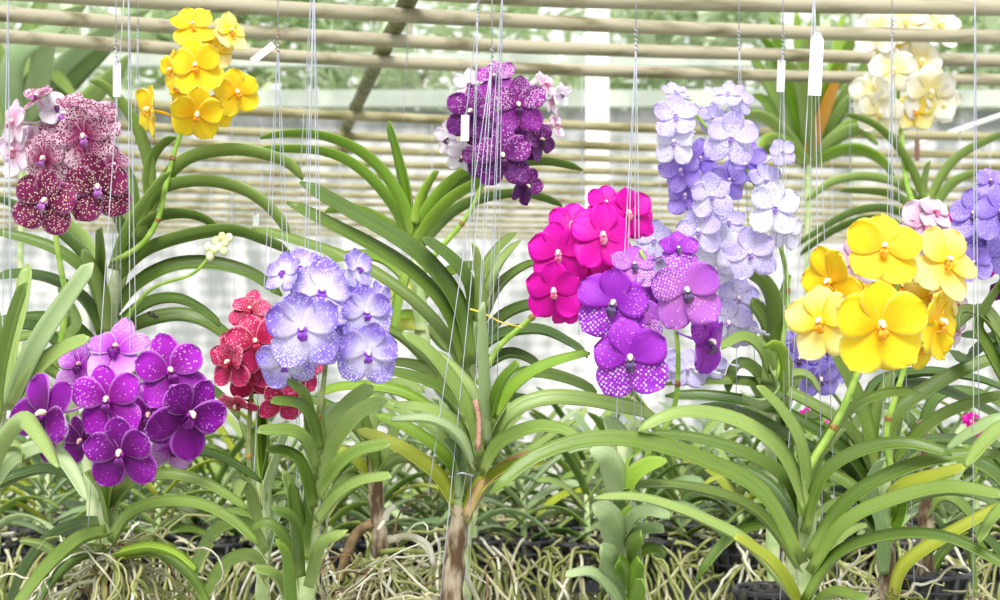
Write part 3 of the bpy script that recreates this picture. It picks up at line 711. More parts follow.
# --- C: pale wide leaves entering from the left edge, with the spotted flowers
p = plantE('orchid at the left edge with broad pale upright leaves', (0, 450), 2.05)
stem(p, [(-12, 600), (-8, 480), (0, 400)], 2.08, .014, .009, 'stem')
LV(p, [([(8, 410), (12, 350), (22, 305), (28, 264)], 22, 'leaf_light', .05), ([(0, 420), (5, 365), (16, 315), (26, 283)], 17, 'leaf_mid', -.1), ([(10, 410), (35, 352), (62, 308), (93, 263)], 25, 'leaf_pale', -.05, dict(tip=.05)),
 ([(14, 410), (35, 375), (60, 352), (90, 338)], 20, 'leaf_light', -.08), ([(-14, 480), (0, 440), (22, 418), (42, 436), (58, 468)], 21, 'leaf_light', -.25, dict(n=26, tip=.22)), ([(-8, 492), (15, 462), (45, 450), (66, 466), (86, 500)], 20, 'leaf_pale', -.2, dict(n=26, tip=.25)),
 ([(-10, 492), (20, 478), (50, 472), (85, 484)], 10, 'leaf_dark', .1), ([(-6, 440), (-2, 400), (2, 350), (-6, 300)], 18, 'leaf_mid', .1), ([(-6, 470), (10, 450), (22, 452), (22, 465)], 12, 'leaf_light', -.1)], 2.05)
p2 = plantE('orchid behind the left edge leaves bearing white and burgundy spotted flowers', (55, 330), 2.3)
stem(p2, [(95, 640), (90, 480), (75, 420), (60, 340)], 2.4, .010, .006, 'stem')
LV(p2, [([(60, 350), (35, 330), (10, 330), (-10, 345)], 12, 'leaf_dark'), ([(62, 350), (80, 325), (70, 300), (58, 290)], 14, 'leaf_mid', .1), ([(60, 380), (30, 365), (-5, 375)], 12, 'leaf_mid'), ([(62, 370), (85, 350), (98, 352), (110, 365)], 12), ([(58, 400), (25, 395), (-5, 410)], 12, 'leaf_light')], 2.32)
ax = stalk(p2, [(60, 350), (66, 300), (62, 275), (57, 245), (54, 215), (50, 150), (48, 110)], 2.28, 2.28, .0042, 'stalk', (.25,))
cluster(p2, ax, [(84, 136, 67, 5, 0, 8, -.05), (66, 116, 60, 0, -20, 0, 0), (96, 122, 54, 20, -10, 20, 0), (45, 158, 58, -25, 5, -8, -.04), (46, 201, 71, -8, 12, -10, -.07, 'spotted_dark'), (98, 187, 73, 12, 10, 12, -.06, 'spotted_dark'), (72, 172, 54, 5, 0, 0, .0, 'spotted_dark'),
  (38, 98, 43, -35, -45, 10, 0), (57, 108, 43, 10, -30, 0, .02, 'pearl'), (14, 122, 48, -50, 0, 0, 0, 'blush'), (15, 150, 56, -40, 5, 10, .01, 'blush'), (30, 142, 43, -20, 0, 30, .02, 'blush'), (112, 165, 43, 50, 0, 0, 0, 'spotted')], 2.25, 'spotted', jit=12)

# --- A: front left purple with its nest of roots
p = plantE('front left orchid with deep purple flowers and a nest of roots below', (112, 555), 2.0)
stem(p, [(114, 610), (113, 575), (110, 535), (106, 505), (103, 480)], 2.0, .0085, .012, 'stem')
LV(p, [([(110, 525), (120, 498), (140, 482), (172, 478), (208, 487), (248, 510)], 14), ([(113, 545), (130, 518), (160, 506), (198, 507), (230, 521), (258, 545)], 14, 'leaf_mid', -.1),
 ([(112, 490), (135, 468), (175, 456), (215, 457), (262, 482)], 11, 'leaf_dark', .1), ([(104, 527), (82, 528), (52, 542), (28, 568), (8, 610)], 12, 'leaf_dark', .1, dict(fold=.6)), ([(108, 535), (82, 543), (48, 572), (14, 612)], 15, 'leaf_mid', -.15, dict(fold=.7)), ([(108, 552), (80, 560), (52, 585), (35, 610)], 10, 'leaf_dark', -.1, dict(fold=.6)),
 ([(58, 560), (40, 547), (20, 541)], 6, 'leaf_light'), ([(106, 520), (100, 492), (86, 472)], 9, 'leaf_mid'), ([(108, 515), (112, 488), (122, 470)], 12, 'leaf_mid'),
 ([(115, 552), (148, 545), (180, 560), (204, 592)], 12, 'leaf_mid'), ([(117, 560), (155, 556), (186, 576), (208, 607)], 14, 'leaf_mid', -.1), ([(117, 556), (150, 550), (175, 556), (195, 570)], 7, 'leaf_lime', -.15)], 2.0)
ax = stalk(p, [(108, 505), (120, 470), (132, 440), (130, 400), (120, 370), (110, 345)], 2.03, 2.03, .004, 'stalk')
cluster(p, ax, [(121, 452, 84, 0, 14, 0, -.12), (108, 400, 82, -10, -4, 0, -.07, 'purple_mid'), (170, 372, 84, 24, -8, 14, -.04, 'purple_mid'), (117, 350, 76, -5, -30, 0, .0, 'purple_pale'), (46, 414, 96, -42, 2, -38, -.06), (188, 414, 92, 44, 6, -30, -.06), (80, 366, 60, -15, -15, 0, .06, 'purple_pale'), (148, 415, 70, 10, 0, 0, .01), (172, 448, 58, 30, 30, 0, .03, 'purple_pale'), (82, 440, 62, -25, 14, 0, .0)], 2.0, 'purple', jit=7, narrow=.86)
roots(p, P(113, 562, 1.98), 34, 110, .17)
for q0, q1 in (((92, 562), (106, 556)), ((122, 588), (138, 590))):
    mb = MB(); mb.tube([P(*q0, 1.97), P(*q1, 1.97)], .0028, 8); mb.build('white_tie', M['tag'], p)
mb = MB(); mb.tube(catmull([P(105, 570, 1.95), P(104, 585, 1.95), P(106, 605, 1.95)], 6), .004, 6); mb.tube(catmull([P(115, 555, 1.96), P(118, 580, 1.94), P(116, 610, 1.95)], 6), .004, 6); mb.build('aerial_root', M['rootgreen'], p)
basket(P(112, 596, 2.0), 'black basket inside the root nest below the front left purple flowers', 'black baskets of the front orchids', .5)

# --- E: crimson flowers
p = plantE('slender orchid bearing crimson freckled flowers behind the blue ones', (262, 560), 2.25)
stem(p, [(262, 640), (262, 560), (258, 480)], 2.25, .010, .008, 'stem')
LV(p, [([(260, 500), (256, 455), (258, 405)], 9, 'leaf_lime'), ([(262, 490), (268, 445), (264, 402)], 10, 'leaf_mid'), ([(262, 520), (254, 490), (240, 480), (233, 505)], 15, 'leaf_light', -.2, dict(tip=.3)), ([(262, 540), (262, 490), (278, 445), (285, 425)], 12, 'leaf_pale'),
 ([(264, 555), (246, 528), (220, 533), (203, 556), (190, 588)], 15, 'leaf_light', -.25, dict(tip=.25)), ([(264, 580), (250, 560), (226, 568), (203, 602)], 17, 'leaf_light', -.28), ([(262, 545), (245, 520), (228, 515), (205, 522)], 10, 'leaf_mid', .1), ([(266, 570), (275, 530), (285, 500)], 14, 'leaf_glauc', .05), ([(258, 480), (246, 440), (240, 420)], 9, 'leaf_mid', .1)], 2.25)
ax = stalk(p, [(260, 510), (250, 470), (249, 430), (252, 390), (258, 350), (255, 320)], 2.22, 2.22, .0036, 'darkstalk', (.3, .6))
cluster(p, ax, [(256, 342, 68, 8, -5, 10, -.03), (230, 362, 57, -40, 0, -10, -.02), (250, 375, 57, 5, 25, 0, .0), (236, 404, 44, -20, 60, 0, .0, 'red'), (284, 398, 57, 20, 25, 0, 0), (300, 372, 51, 30, 0, 0, 0), (250, 310, 48, 0, -30, 0, .0), (275, 365, 55, 10, 0, 0, .01), (238, 345, 44, -30, 0, 0, .0)], 2.2, 'red', narrow=.88)

# --- F: blue checkered flowers
p = plantE('front orchid with stacked light leaves and blue checkered flowers', (306, 560), 2.0)
stem(p, [(306, 640), (307, 560), (312, 500), (318, 450)], 2.0, .012, .009, 'stem')
LV(p, [([(318, 445), (312, 405), (303, 388), (287, 380)], 15, 'leaf_mid', -.05), ([(316, 452), (308, 420), (296, 406), (271, 402)], 14, 'leaf_mid', -.1), ([(314, 470), (302, 442), (286, 433), (258, 432)], 15, 'leaf_light', -.1), ([(310, 510), (300, 470), (288, 455), (266, 450)], 15, 'leaf_mid', -.15),
 ([(320, 470), (330, 435), (350, 405), (373, 386)], 24, 'leaf_light', .05, dict(tip=.06)), ([(322, 482), (338, 440), (362, 412), (387, 401)], 22, 'leaf_light', -.05, dict(tip=.06)), ([(318, 500), (340, 468), (362, 452), (390, 445)], 17, 'leaf_light', -.1), ([(318, 525), (340, 497), (362, 483), (391, 477)], 13, 'leaf_light', -.12),
 ([(305, 585), (314, 550), (328, 536), (347, 532)], 16, 'leaf_light', -.12), ([(304, 575), (300, 530), (290, 513), (271, 508)], 14, 'leaf_mid', -.15), ([(298, 620), (292, 570), (286, 550), (276, 541)], 15, 'leaf_lime', -.2), ([(304, 600), (296, 530), (290, 480)], 22, 'leaf_mid', .02, dict(tip=.2)), ([(305, 600), (303, 540), (292, 500), (283, 470)], 18, 'leaf_light', .06),
 ([(318, 470), (316, 420), (322, 395)], 12, 'leaf_light', .05), ([(318, 470), (325, 425), (338, 402)], 14, 'leaf_glauc', .08), ([(296, 600), (284, 545), (268, 525), (250, 530)], 14, 'leaf_mid', .05), ([(292, 620), (275, 580), (255, 570)], 12, 'leaf_light', -.1), ([(308, 560), (312, 510), (314, 470)], 16, 'leaf_mid', -.05)], 2.0)
ax = stalk(p, [(313, 480), (317, 430), (322, 395), (326, 352), (320, 320), (318, 290), (312, 265)], 1.98, 1.98, .0034, 'darkstalk', (.3,))
cluster(p, ax, [(303, 328, 86, -5, 5, 4, -.08), (322, 292, 78, 10, -10, -8, -.02), (284, 272, 46, -25, -20, 0, -.01), (285, 362, 66, -10, 35, 0, -.04), (365, 312, 60, 25, 0, 10, -.02), (367, 352, 72, 15, 12, -5, -.05), (357, 268, 46, 50, -20, 0, 0), (300, 268, 52, 0, -25, 0, .02), (378, 300, 44, 50, 0, 0, 0), (318, 340, 60, 12, 10, 0, .0)], 1.96, 'blue', jit=5)

# --- G: plum spotted flowers at top centre
p = plantE('orchid behind centre with lime leaves and plum spotted flowers', (415, 260), 2.7)
stem(p, [(425, 380), (420, 310), (415, 240)], 2.7, .013, .010, 'stem')
LV(p, [([(413, 248), (402, 212), (378, 172), (345, 147), (305, 136), (260, 138)], 13, 'leaf_lime'), ([(410, 252), (390, 208), (358, 172), (320, 154), (256, 150)], 12, 'leaf_lime', .1), ([(414, 232), (410, 190), (400, 152), (389, 121)], 13, 'leaf_lime'), ([(418, 225), (426, 195), (438, 171)], 9, 'leaf_lime'),
 ([(417, 238), (437, 203), (460, 178), (482, 165)], 17, 'leaf_lime'), ([(420, 238), (448, 203), (480, 180), (515, 167), (548, 164), (583, 170)], 13, 'leaf_mid'), ([(424, 246), (458, 213), (495, 199), (530, 197), (562, 206)], 12, 'leaf_mid', .15), ([(410, 255), (392, 232), (358, 213), (325, 212)], 12, 'leaf_lime', .1),
 ([(418, 245), (445, 210), (470, 190), (500, 178)], 15, 'leaf_lime', -.05), ([(412, 270), (402, 300), (396, 330)], 12, 'leaf_lime', -.1), ([(418, 300), (400, 290), (385, 310), (380, 350)], 14, 'leaf_yellow', .05), ([(420, 320), (400, 322), (388, 350)], 12, 'leaf_lime', .05), ([(412, 290), (380, 262), (340, 260), (300, 275)], 12, 'leaf_lime', .15), ([(425, 330), (400, 330), (385, 345), (375, 365)], 14, 'leaf_yellow'),
 ([(424, 300), (450, 275), (480, 270), (500, 290)], 12, 'leaf_lime', .15), ([(425, 330), (445, 350), (470, 352)], 10, 'leaf_mid', .1)], 2.7)
ax = stalk(p, [(422, 275), (437, 252), (455, 232), (470, 212), (480, 190), (495, 150), (505, 110), (500, 70)], 2.64, 2.6, .0045, 'stalk', (.3,))
cluster(p, ax, [(472, 112, 60, -22, 0, -5, -.03), (518, 105, 64, 10, -5, 5, -.05, 'plum_light'), (502, 156, 68, 0, 12, 0, -.06), (495, 78, 48, -5, -30, 0, 0, 'plum_light'), (486, 130, 54, -10, 0, 0, .02), (540, 140, 44, 62, 5, 20, 0), (556, 124, 34, 65, -10, 0, 0, 'blush'), (526, 186, 44, 58, 15, -20, 0), (448, 138, 38, -30, 10, 0, .03, 'pearl'), (462, 156, 38, -10, 30, 0, .02, 'pearl'), (470, 84, 36, -20, -10, 0, .03, 'pearl'), (545, 84, 34, 40, -30, 0, .02, 'blush'), (552, 100, 32, 60, 0, 0, .02, 'blush'), (561, 94, 26, 55, 0, 0, .02, 'pearl'), (520, 140, 50, 20, 10, 0, 0), (480, 160, 44, -25, 15, 0, 0)], 2.6, 'plum', narrow=.86, jit=12)

# --- H: long dark diagonal leaves and the magenta flowers
p = plantE('large orchid with long dark diagonal leaves and magenta flowers, centre', (468, 400), 2.32)
stem(p, [(462, 620), (464, 520), (468, 440), (470, 350), (474, 300)], 2.38, .012, .009, 'stem')
LV(p, [([(470, 365), (456, 305), (425, 262), (390, 235), (350, 212), (300, 182)], 22, 'leaf_dark'), ([(463, 370), (445, 315), (415, 278), (375, 250), (335, 228), (286, 202)], 18, 'leaf_mid', -.05), ([(466, 385), (447, 345), (418, 310), (380, 280), (340, 258), (292, 241), (252, 228)], 14, 'leaf_mid', .05),
 ([(470, 320), (464, 282), (447, 258), (422, 238)], 16, 'leaf_dark', -.05), ([(476, 320), (476, 275), (473, 242)], 10, 'leaf_light', -.05), ([(480, 320), (483, 285), (496, 255), (516, 232)], 14, 'leaf_mid', .05), ([(484, 345), (504, 320), (532, 308), (566, 308), (602, 325)], 12, 'leaf_dark', .2),
 ([(482, 350), (505, 337), (540, 333), (570, 345), (588, 357)], 12, 'leaf_dark', .1), ([(482, 372), (508, 357), (530, 362), (542, 375)], 12, 'leaf_dark', .15), ([(490, 400), (520, 378), (552, 378), (585, 388), (597, 400)], 15, 'leaf_mid', .1), ([(462, 400), (430, 375), (400, 365), (372, 366)], 13, 'leaf_mid', .1), ([(464, 420), (440, 392), (410, 378), (385, 372)], 14, 'leaf_mid', .0),
 ([(482, 330), (500, 290), (525, 268), (548, 262)], 10, 'leaf_mid', .2), ([(486, 310), (500, 268), (520, 240)], 12, 'leaf_light', .15), ([(465, 430), (440, 420), (400, 395), (350, 388), (315, 395)], 13, 'leaf_lime', .1), ([(488, 395), (530, 405), (580, 400), (640, 405)], 12, 'leaf_dark', .2), ([(440, 380), (400, 340), (372, 330), (340, 335)], 10, 'leaf_mid', .25), ([(478, 350), (470, 310), (480, 282), (488, 262)], 10, 'leaf_mid', .1)], 2.32)
ax = stalk(p, [(478, 385), (498, 348), (520, 328), (540, 310), (565, 285), (585, 255), (600, 225), (610, 200)], 2.26, 2.26, .0042, 'stalk', (.42,))
mb = MB(); mb.tube(catmull([P(470, 309, 2.2), P(485, 314, 2.2), P(500, 322, 2.21), P(512, 325, 2.22), P(523, 328, 2.24)], 12), .0012, 5); mb.build('yellow_twist_tie', M['tie'], p)
cluster(p, ax, [(559, 253, 70, -5, 0, 0, -.04), (602, 236, 72, 8, -3, 5, -.05), (554, 290, 66, -8, 14, 0, -.06), (572, 226, 58, -5, -15, 0, 0), (612, 270, 54, 12, 10, 0, 0), (628, 213, 56, 20, -5, 0, 0), (606, 204, 46, 0, -25, 0, .02), (582, 262, 60, 0, 5, 0, .01), (640, 222, 38, 40, 0, 0, .02), (585, 295, 50, 10, 20, 0, .01), (566, 312, 34, 0, 35, 0, .0)], 2.2, 'magenta')

# --- I: front centre plant with bare trunk
p = plantE('front centre orchid without flowers, fan of light leaves on a bare brown trunk', (455, 520), 2.1)
stem(p, [(448, 640), (452, 590), (456, 545), (462, 505)], 2.1, .0155, .0125, 'bark')
stem(p, [(462, 510), (470, 470), (482, 430), (488, 400)], 2.1, .0125, .008, 'stem', 'leaf_sheath')
LV(p, [([(490, 445), (489, 390), (486, 340), (483, 302)], 14, 'leaf_pale', -.05), ([(482, 440), (481, 390), (475, 322)], 12, 'leaf_glauc', .0), ([(496, 420), (517, 388), (548, 367), (590, 353)], 14, 'leaf_lime', -.1), ([(494, 415), (503, 385), (518, 364)], 8, 'leaf_lime', -.1),
 ([(488, 460), (508, 420), (540, 402), (580, 401), (620, 408), (657, 416)], 20, 'leaf_light', .05), ([(484, 475), (503, 445), (535, 430), (562, 431), (580, 440)], 17, 'leaf_light', -.1), ([(477, 460), (465, 410), (445, 375), (425, 350), (402, 333)], 17, 'leaf_light', -.1), ([(481, 450), (472, 400), (455, 372), (432, 350)], 13, 'leaf_light', .05),
 ([(470, 475), (456, 430), (430, 412), (394, 406)], 15, 'leaf_light', -.08), ([(472, 468), (456, 438), (430, 422), (391, 420)], 9, 'leaf_pale', -.12), ([(456, 515), (435, 478), (400, 450), (357, 430)], 18, 'leaf_yellow', .0), ([(458, 505), (447, 465), (415, 435), (375, 415)], 16, 'leaf_lime', .05), ([(460, 480), (440, 440), (400, 412), (350, 392)], 15, 'leaf_light', .1),
 ([(470, 500), (462, 460), (450, 430), (440, 400)], 15, 'leaf_glauc', .0), ([(468, 520), (488, 485), (520, 463), (560, 452), (592, 432)], 13, 'leaf_dry', -.08), ([(470, 515), (495, 478), (535, 450), (575, 420)], 9, 'leaf_light', -.02), ([(468, 525), (480, 490), (510, 470), (545, 462)], 18, 'leaf_yellow', -.03), ([(480, 470), (492, 430), (505, 405)], 14, 'leaf_light', .02), ([(476, 462), (480, 425), (484, 400)], 13, 'leaf_pale', -.02),
 ([(462, 500), (468, 460), (478, 430)], 14, 'leaf_pale', -.04), ([(464, 495), (455, 455), (443, 440)], 14, 'leaf_glauc', -.02)], 2.1)
mb = MB(); mb.tube(catmull([P(475, 400, 2.05), P(479, 420, 2.05), P(478, 450, 2.05)], 8), .0035, 6); mb.build('withered_stub', M['rust'], p)
mb = MB(); mb.tube(catmull([P(456, 475, 2.06), P(462, 473, 2.05), P(474, 476, 2.06)], 8), .0012, 5); mb.build('wire_tie', M['wire'], p)
roots(p, P(452, 610, 2.14), 14, 80, .22)
for q in ([(388, 540), (410, 536), (428, 545), (434, 565)], [(455, 560), (465, 575), (480, 605)], [(385, 520), (388, 512), (395, 506)]):
    mb = MB(); mb.tube(catmull([P(x, y, 2.16) for x, y in q], 12), [.0050*(1-.03*i) for i in range(12)], 7); mb.build('aerial_root', M['rootwhite'], p)

# --- brown stemmed plant with woody root, between
p = plantE('older orchid with dark brown stem and tangled roots left of the bare trunk', (380, 530), 2.5)
stem(p, [(384, 640), (382, 570), (378, 520), (374, 470), (372, 440)], 2.5, .014, .010, 'bark')
LV(p, [([(372, 470), (355, 430), (320, 405), (285, 400)], 13, 'leaf_mid', .1), ([(374, 475), (366, 440), (360, 410)], 16, 'leaf_mid'), ([(376, 475), (392, 445), (400, 420)], 15, 'leaf_light'), ([(374, 485), (345, 455), (325, 452)], 13, 'leaf_yellow'), ([(378, 480), (400, 462), (430, 470), (445, 500)], 12, 'leaf_mid', .1), ([(374, 455), (380, 400), (400, 385), (425, 392)], 14, 'leaf_light', .1), ([(370, 450), (340, 420), (310, 430)], 12, 'leaf_mid', .15), ([(376, 500), (350, 480), (335, 500)], 12, 'leaf_mid')], 2.5)
for q, m, r in (([(372, 523), (355, 535), (345, 560), (340, 580)], 'rootbrown', .009), ([(382, 560), (372, 570), (370, 610)], 'rootgreen', .008), ([(378, 530), (385, 520), (388, 512), (395, 506)], 'rootwhite', .004), ([(388, 538), (412, 538), (428, 552), (434, 566)], 'rootwhite', .005), ([(380, 552), (400, 550), (425, 552)], 'rootgreen', .005), ([(378, 565), (350, 590), (335, 610)], 'root', .005), ([(385, 555), (395, 575), (390, 610)], 'root', .005)):
    mb = MB(); mb.tube(catmull([P(x, y, 2.44) for x, y in q], 12), r*.8, 8); mb.build('aerial_root', M[m], p)
roots(p, P(384, 572, 2.45), 16, 100, .26)
basket(P(384, 598, 2.5), 'black basket under the older brown stemmed orchid', 'black baskets of the front orchids', .9)

# --- K: lilac flowers
p = plantE('tall orchid with broad twisted leaves and a big lilac flower cluster', (768, 380), 2.4)
stem(p, [(775, 640), (772, 520), (770, 420), (765, 330)], 2.45, .010, .008, 'stem')
LV(p, [([(770, 345), (772, 310), (764, 285), (742, 268)], 22, 'leaf_mid', -.05, dict(fold=.5)), ([(770, 385), (776, 350), (770, 322), (752, 298)], 24, 'leaf_light', -.05, dict(fold=.5)), ([(768, 375), (758, 350), (742, 340), (722, 348)], 14, 'leaf_light', -.1), ([(768, 400), (752, 372), (738, 368), (728, 392)], 15, 'leaf_mid', .0), ([(772, 400), (782, 372), (778, 350), (765, 345)], 18, 'leaf_lime', -.1), ([(774, 400), (790, 380), (806, 378), (820, 392)], 11, 'leaf_light', .1), ([(770, 330), (785, 300), (790, 275)], 12, 'leaf_mid', .1), ([(770, 370), (776, 390), (760, 400), (744, 395)], 12, 'leaf_pale', -.1), ([(772, 410), (768, 385), (778, 365), (790, 362)], 13, 'leaf_dark')], 2.4)
ax = stalk(p, [(775, 400), (783, 340), (788, 290), (780, 245), (768, 215), (750, 175), (730, 150), (700, 120), (690, 100)], 2.36, 2.36, .0036, 'stalk', (.35, .5))
cluster(p, ax, [(676, 116, 50, -10, -25, 0, -.02), (675, 142, 48, -15, 10, 0, -.03, 'lilac_white'), (731, 137, 60, 3, -3, 0, -.05), (728, 94, 38, 0, -35, 0, 0), (740, 100, 34, 25, -20, 0, .01), (682, 170, 50, -20, 0, 10, 0, 'lilac_deep'), (711, 195, 52, 0, 5, 0, -.04), (686, 195, 46, -20, 5, 0, .02, 'lilac_deep'), (728, 180, 44, 5, 5, 0, .02, 'lilac_deep'),
  (774, 207, 60, 12, 0, 0, -.05, 'lilac_white'), (782, 152, 32, 20, -20, 0, 0), (750, 253, 58, 0, 8, 0, -.05), (698, 231, 52, -5, -5, 0, -.02), (728, 222, 40, 5, -5, 0, 0), (746, 160, 48, 10, 0, 0, .03, 'lilac_deep'), (717, 246, 52, -5, 5, 0, .0, 'lilac_white'), (786, 230, 44, 25, 10, 0, 0, 'lilac_white'), (675, 92, 30, 0, -50, 20, .02), (700, 158, 42, 0, 0, 0, .03, 'lilac_deep'), (765, 180, 40, 15, 0, 0, .02), (702, 205, 40, 0, 0, 0, .03, 'lilac_deep'), (712, 118, 34, 10, 0, 0, .03)], 2.33, 'lilac', narrow=.93, jit=13)
cluster(p, ax, [(655, 240, 44, -30, -10, 0, .06, 'lilac'), (738, 298, 48, 15, 0, 0, .05), (728, 322, 52, 10, 10, 0, .0), (712, 365, 36, 5, 20, 0, .04), (688, 368, 44, -5, 15, 0, .04), (742, 330, 40, 30, 5, 0, .03), (662, 362, 44, -15, 10, 0, .04), (660, 260, 44, -20, 0, 0, .06), (715, 270, 50, 0, 0, 0, .05, 'lilac_white')], 2.36, 'lilac')

# --- M: stacked short leaves plus the violet flowers
p = plantE('orchid with short stacked leaves climbing its stem and violet netted flowers', (628, 560), 2.15)
stem(p, [(628, 650), (630, 560), (624, 500), (620, 440)], 2.0, .011, .009, 'stem')
LV(p, [([(622, 500), (617, 470), (606, 455), (590, 452)], 32, 'leaf_pale', -.05, dict(tip=.3)), ([(624, 560), (618, 530), (608, 513), (592, 508)], 35, 'leaf_pale', -.05, dict(tip=.3)), ([(626, 600), (618, 575), (610, 556), (600, 548)], 35, 'leaf_pale', -.08, dict(tip=.3)), ([(620, 470), (618, 440), (605, 416)], 27, 'leaf_pale', .05, dict(tip=.3)),
 ([(624, 500), (634, 478), (650, 466), (667, 461)], 22, 'leaf_lime', -.05, dict(tip=.3)), ([(622, 485), (626, 460), (640, 447), (650, 440)], 20, 'leaf_lime', .0), ([(626, 535), (638, 518), (652, 514), (669, 518)], 16, 'leaf_pale', -.1), ([(628, 550), (640, 536), (652, 531), (664, 531)], 14, 'leaf_pale', -.1), ([(630, 575), (642, 556), (654, 551), (665, 557)], 15, 'leaf_mid', -.1),
 ([(630, 610), (634, 575), (640, 560)], 22, 'leaf_lime', -.1), ([(628, 570), (632, 545), (642, 535)], 22, 'leaf_mid', -.08), ([(626, 545), (628, 520), (636, 508)], 22, 'leaf_lime', -.06), ([(624, 515), (626, 492), (634, 480)], 19, 'leaf_mid', -.02), ([(622, 610), (608, 590), (590, 575), (566, 576)], 11, 'leaf_pale', -.15), ([(620, 470), (628, 440), (634, 420)], 19, 'leaf_pale', .08), ([(630, 600), (634, 610), (640, 600), (642, 580)], 20, 'leaf_lime', -.12), ([(628, 590), (625, 570), (618, 560)], 24, 'leaf_lime', -.1)], 1.98)
ax = stalk(p, [(628, 500), (650, 450), (672, 415), (678, 375), (676, 330), (665, 300), (650, 270), (640, 250)], 2.10, 2.06, .0036, 'stalk', (.5,))
cluster(p, ax, [(630, 358, 87, 0, 5, 2, -.10), (614, 304, 83, -14, 0, -12, -.04), (686, 291, 81, 5, -3, 5, -.08, 'violet_pale'), (708, 342, 73, 52, 8, -10, -.03), (678, 250, 46, 5, -30, 0, .02), (634, 266, 52, 5, -30, 0, .02, 'violet_pale'), (638, 320, 58, 5, 8, 0, .0, 'violet_pale'), (660, 300, 46, 0, 0, 0, .03)], 2.04, 'violet', jit=3)

# --- N: front right yellow
p = plantE('front right orchid with very long arching leaves and big yellow flowers', (806, 560), 1.95)
stem(p, [(803, 650), (803, 600), (806, 555), (808, 505), (808, 480)], 1.95, .0125, .009, 'stem')
LV(p, [([(806, 515), (820, 462), (848, 416), (884, 396), (921, 393)], 14), ([(808, 535), (825, 480), (860, 454), (905, 445), (952, 455)], 17, 'leaf_mid', -.1), ([(810, 560), (848, 505), (900, 473), (955, 458), (1008, 455)], 18, 'leaf_mid', -.1), ([(812, 575), (848, 525), (900, 500), (950, 489), (1008, 497)], 18, 'leaf_mid', -.18),
 ([(806, 605), (838, 558), (888, 539), (938, 538), (975, 551), (1008, 570)], 14, 'leaf_mid', -.2), ([(804, 500), (797, 445), (780, 412), (757, 386)], 14, 'leaf_light', -.08), ([(806, 515), (782, 458), (750, 430), (712, 416), (675, 415), (638, 431)], 18, 'leaf_light', -.1), ([(804, 540), (785, 485), (748, 458), (700, 441), (648, 434)], 15, 'leaf_mid', .05),
 ([(800, 565), (762, 497), (705, 463), (645, 444), (590, 441), (535, 458), (490, 494)], 21, 'leaf_mid', -.12), ([(802, 575), (758, 516), (705, 493), (650, 486), (598, 493)], 10, 'leaf_mid', .0), ([(798, 605), (748, 548), (705, 523), (675, 510), (637, 499), (594, 498)], 12, 'leaf_light', -.15), ([(800, 612), (775, 570), (748, 546), (735, 538)], 13, 'leaf_yellow', -.15),
 ([(808, 520), (815, 470), (835, 440), (845, 428)], 13, 'leaf_light', .05), ([(812, 610), (835, 596), (865, 600)], 10, 'leaf_mid', -.2), ([(800, 545), (770, 490), (725, 467), (690, 470)], 13, 'leaf_dark', .1), ([(805, 530), (800, 480), (785, 455)], 16, 'leaf_light', .02)], 1.95)
ax = stalk(p, [(802, 515), (801, 488), (812, 462), (835, 425), (853, 385), (862, 360), (880, 320), (900, 280), (905, 250)], 1.92, 1.94, .0046, 'stalk', (.15, .38, .62))
cluster(p, ax, [(880, 325, 103, 0, 8, 0, -.12), (884, 248, 83, 0, -5, 0, -.03), (946, 262, 83, 30, -12, -30, .0, 'yellow_pale'), (832, 282, 79, -58, 0, 25, 0), (822, 322, 83, -50, 0, 20, -.02, 'yellow_pale'), (938, 322, 83, 45, 5, -10, .0), (922, 345, 66, 30, 30, 0, .0), (885, 340, 86, 0, 30, 0, .02), (930, 295, 71, 20, 0, 0, .03, 'yellow_pale'), (900, 285, 64, 0, 0, 0, .05), (855, 300, 47, -30, 0, 0, .03)], 1.94, 'yellow', jit=9)
basket(P(768, 590, 2.2), 'black basket hanging left of the front right yellow orchid stem', 'black baskets of the front orchids', .7)

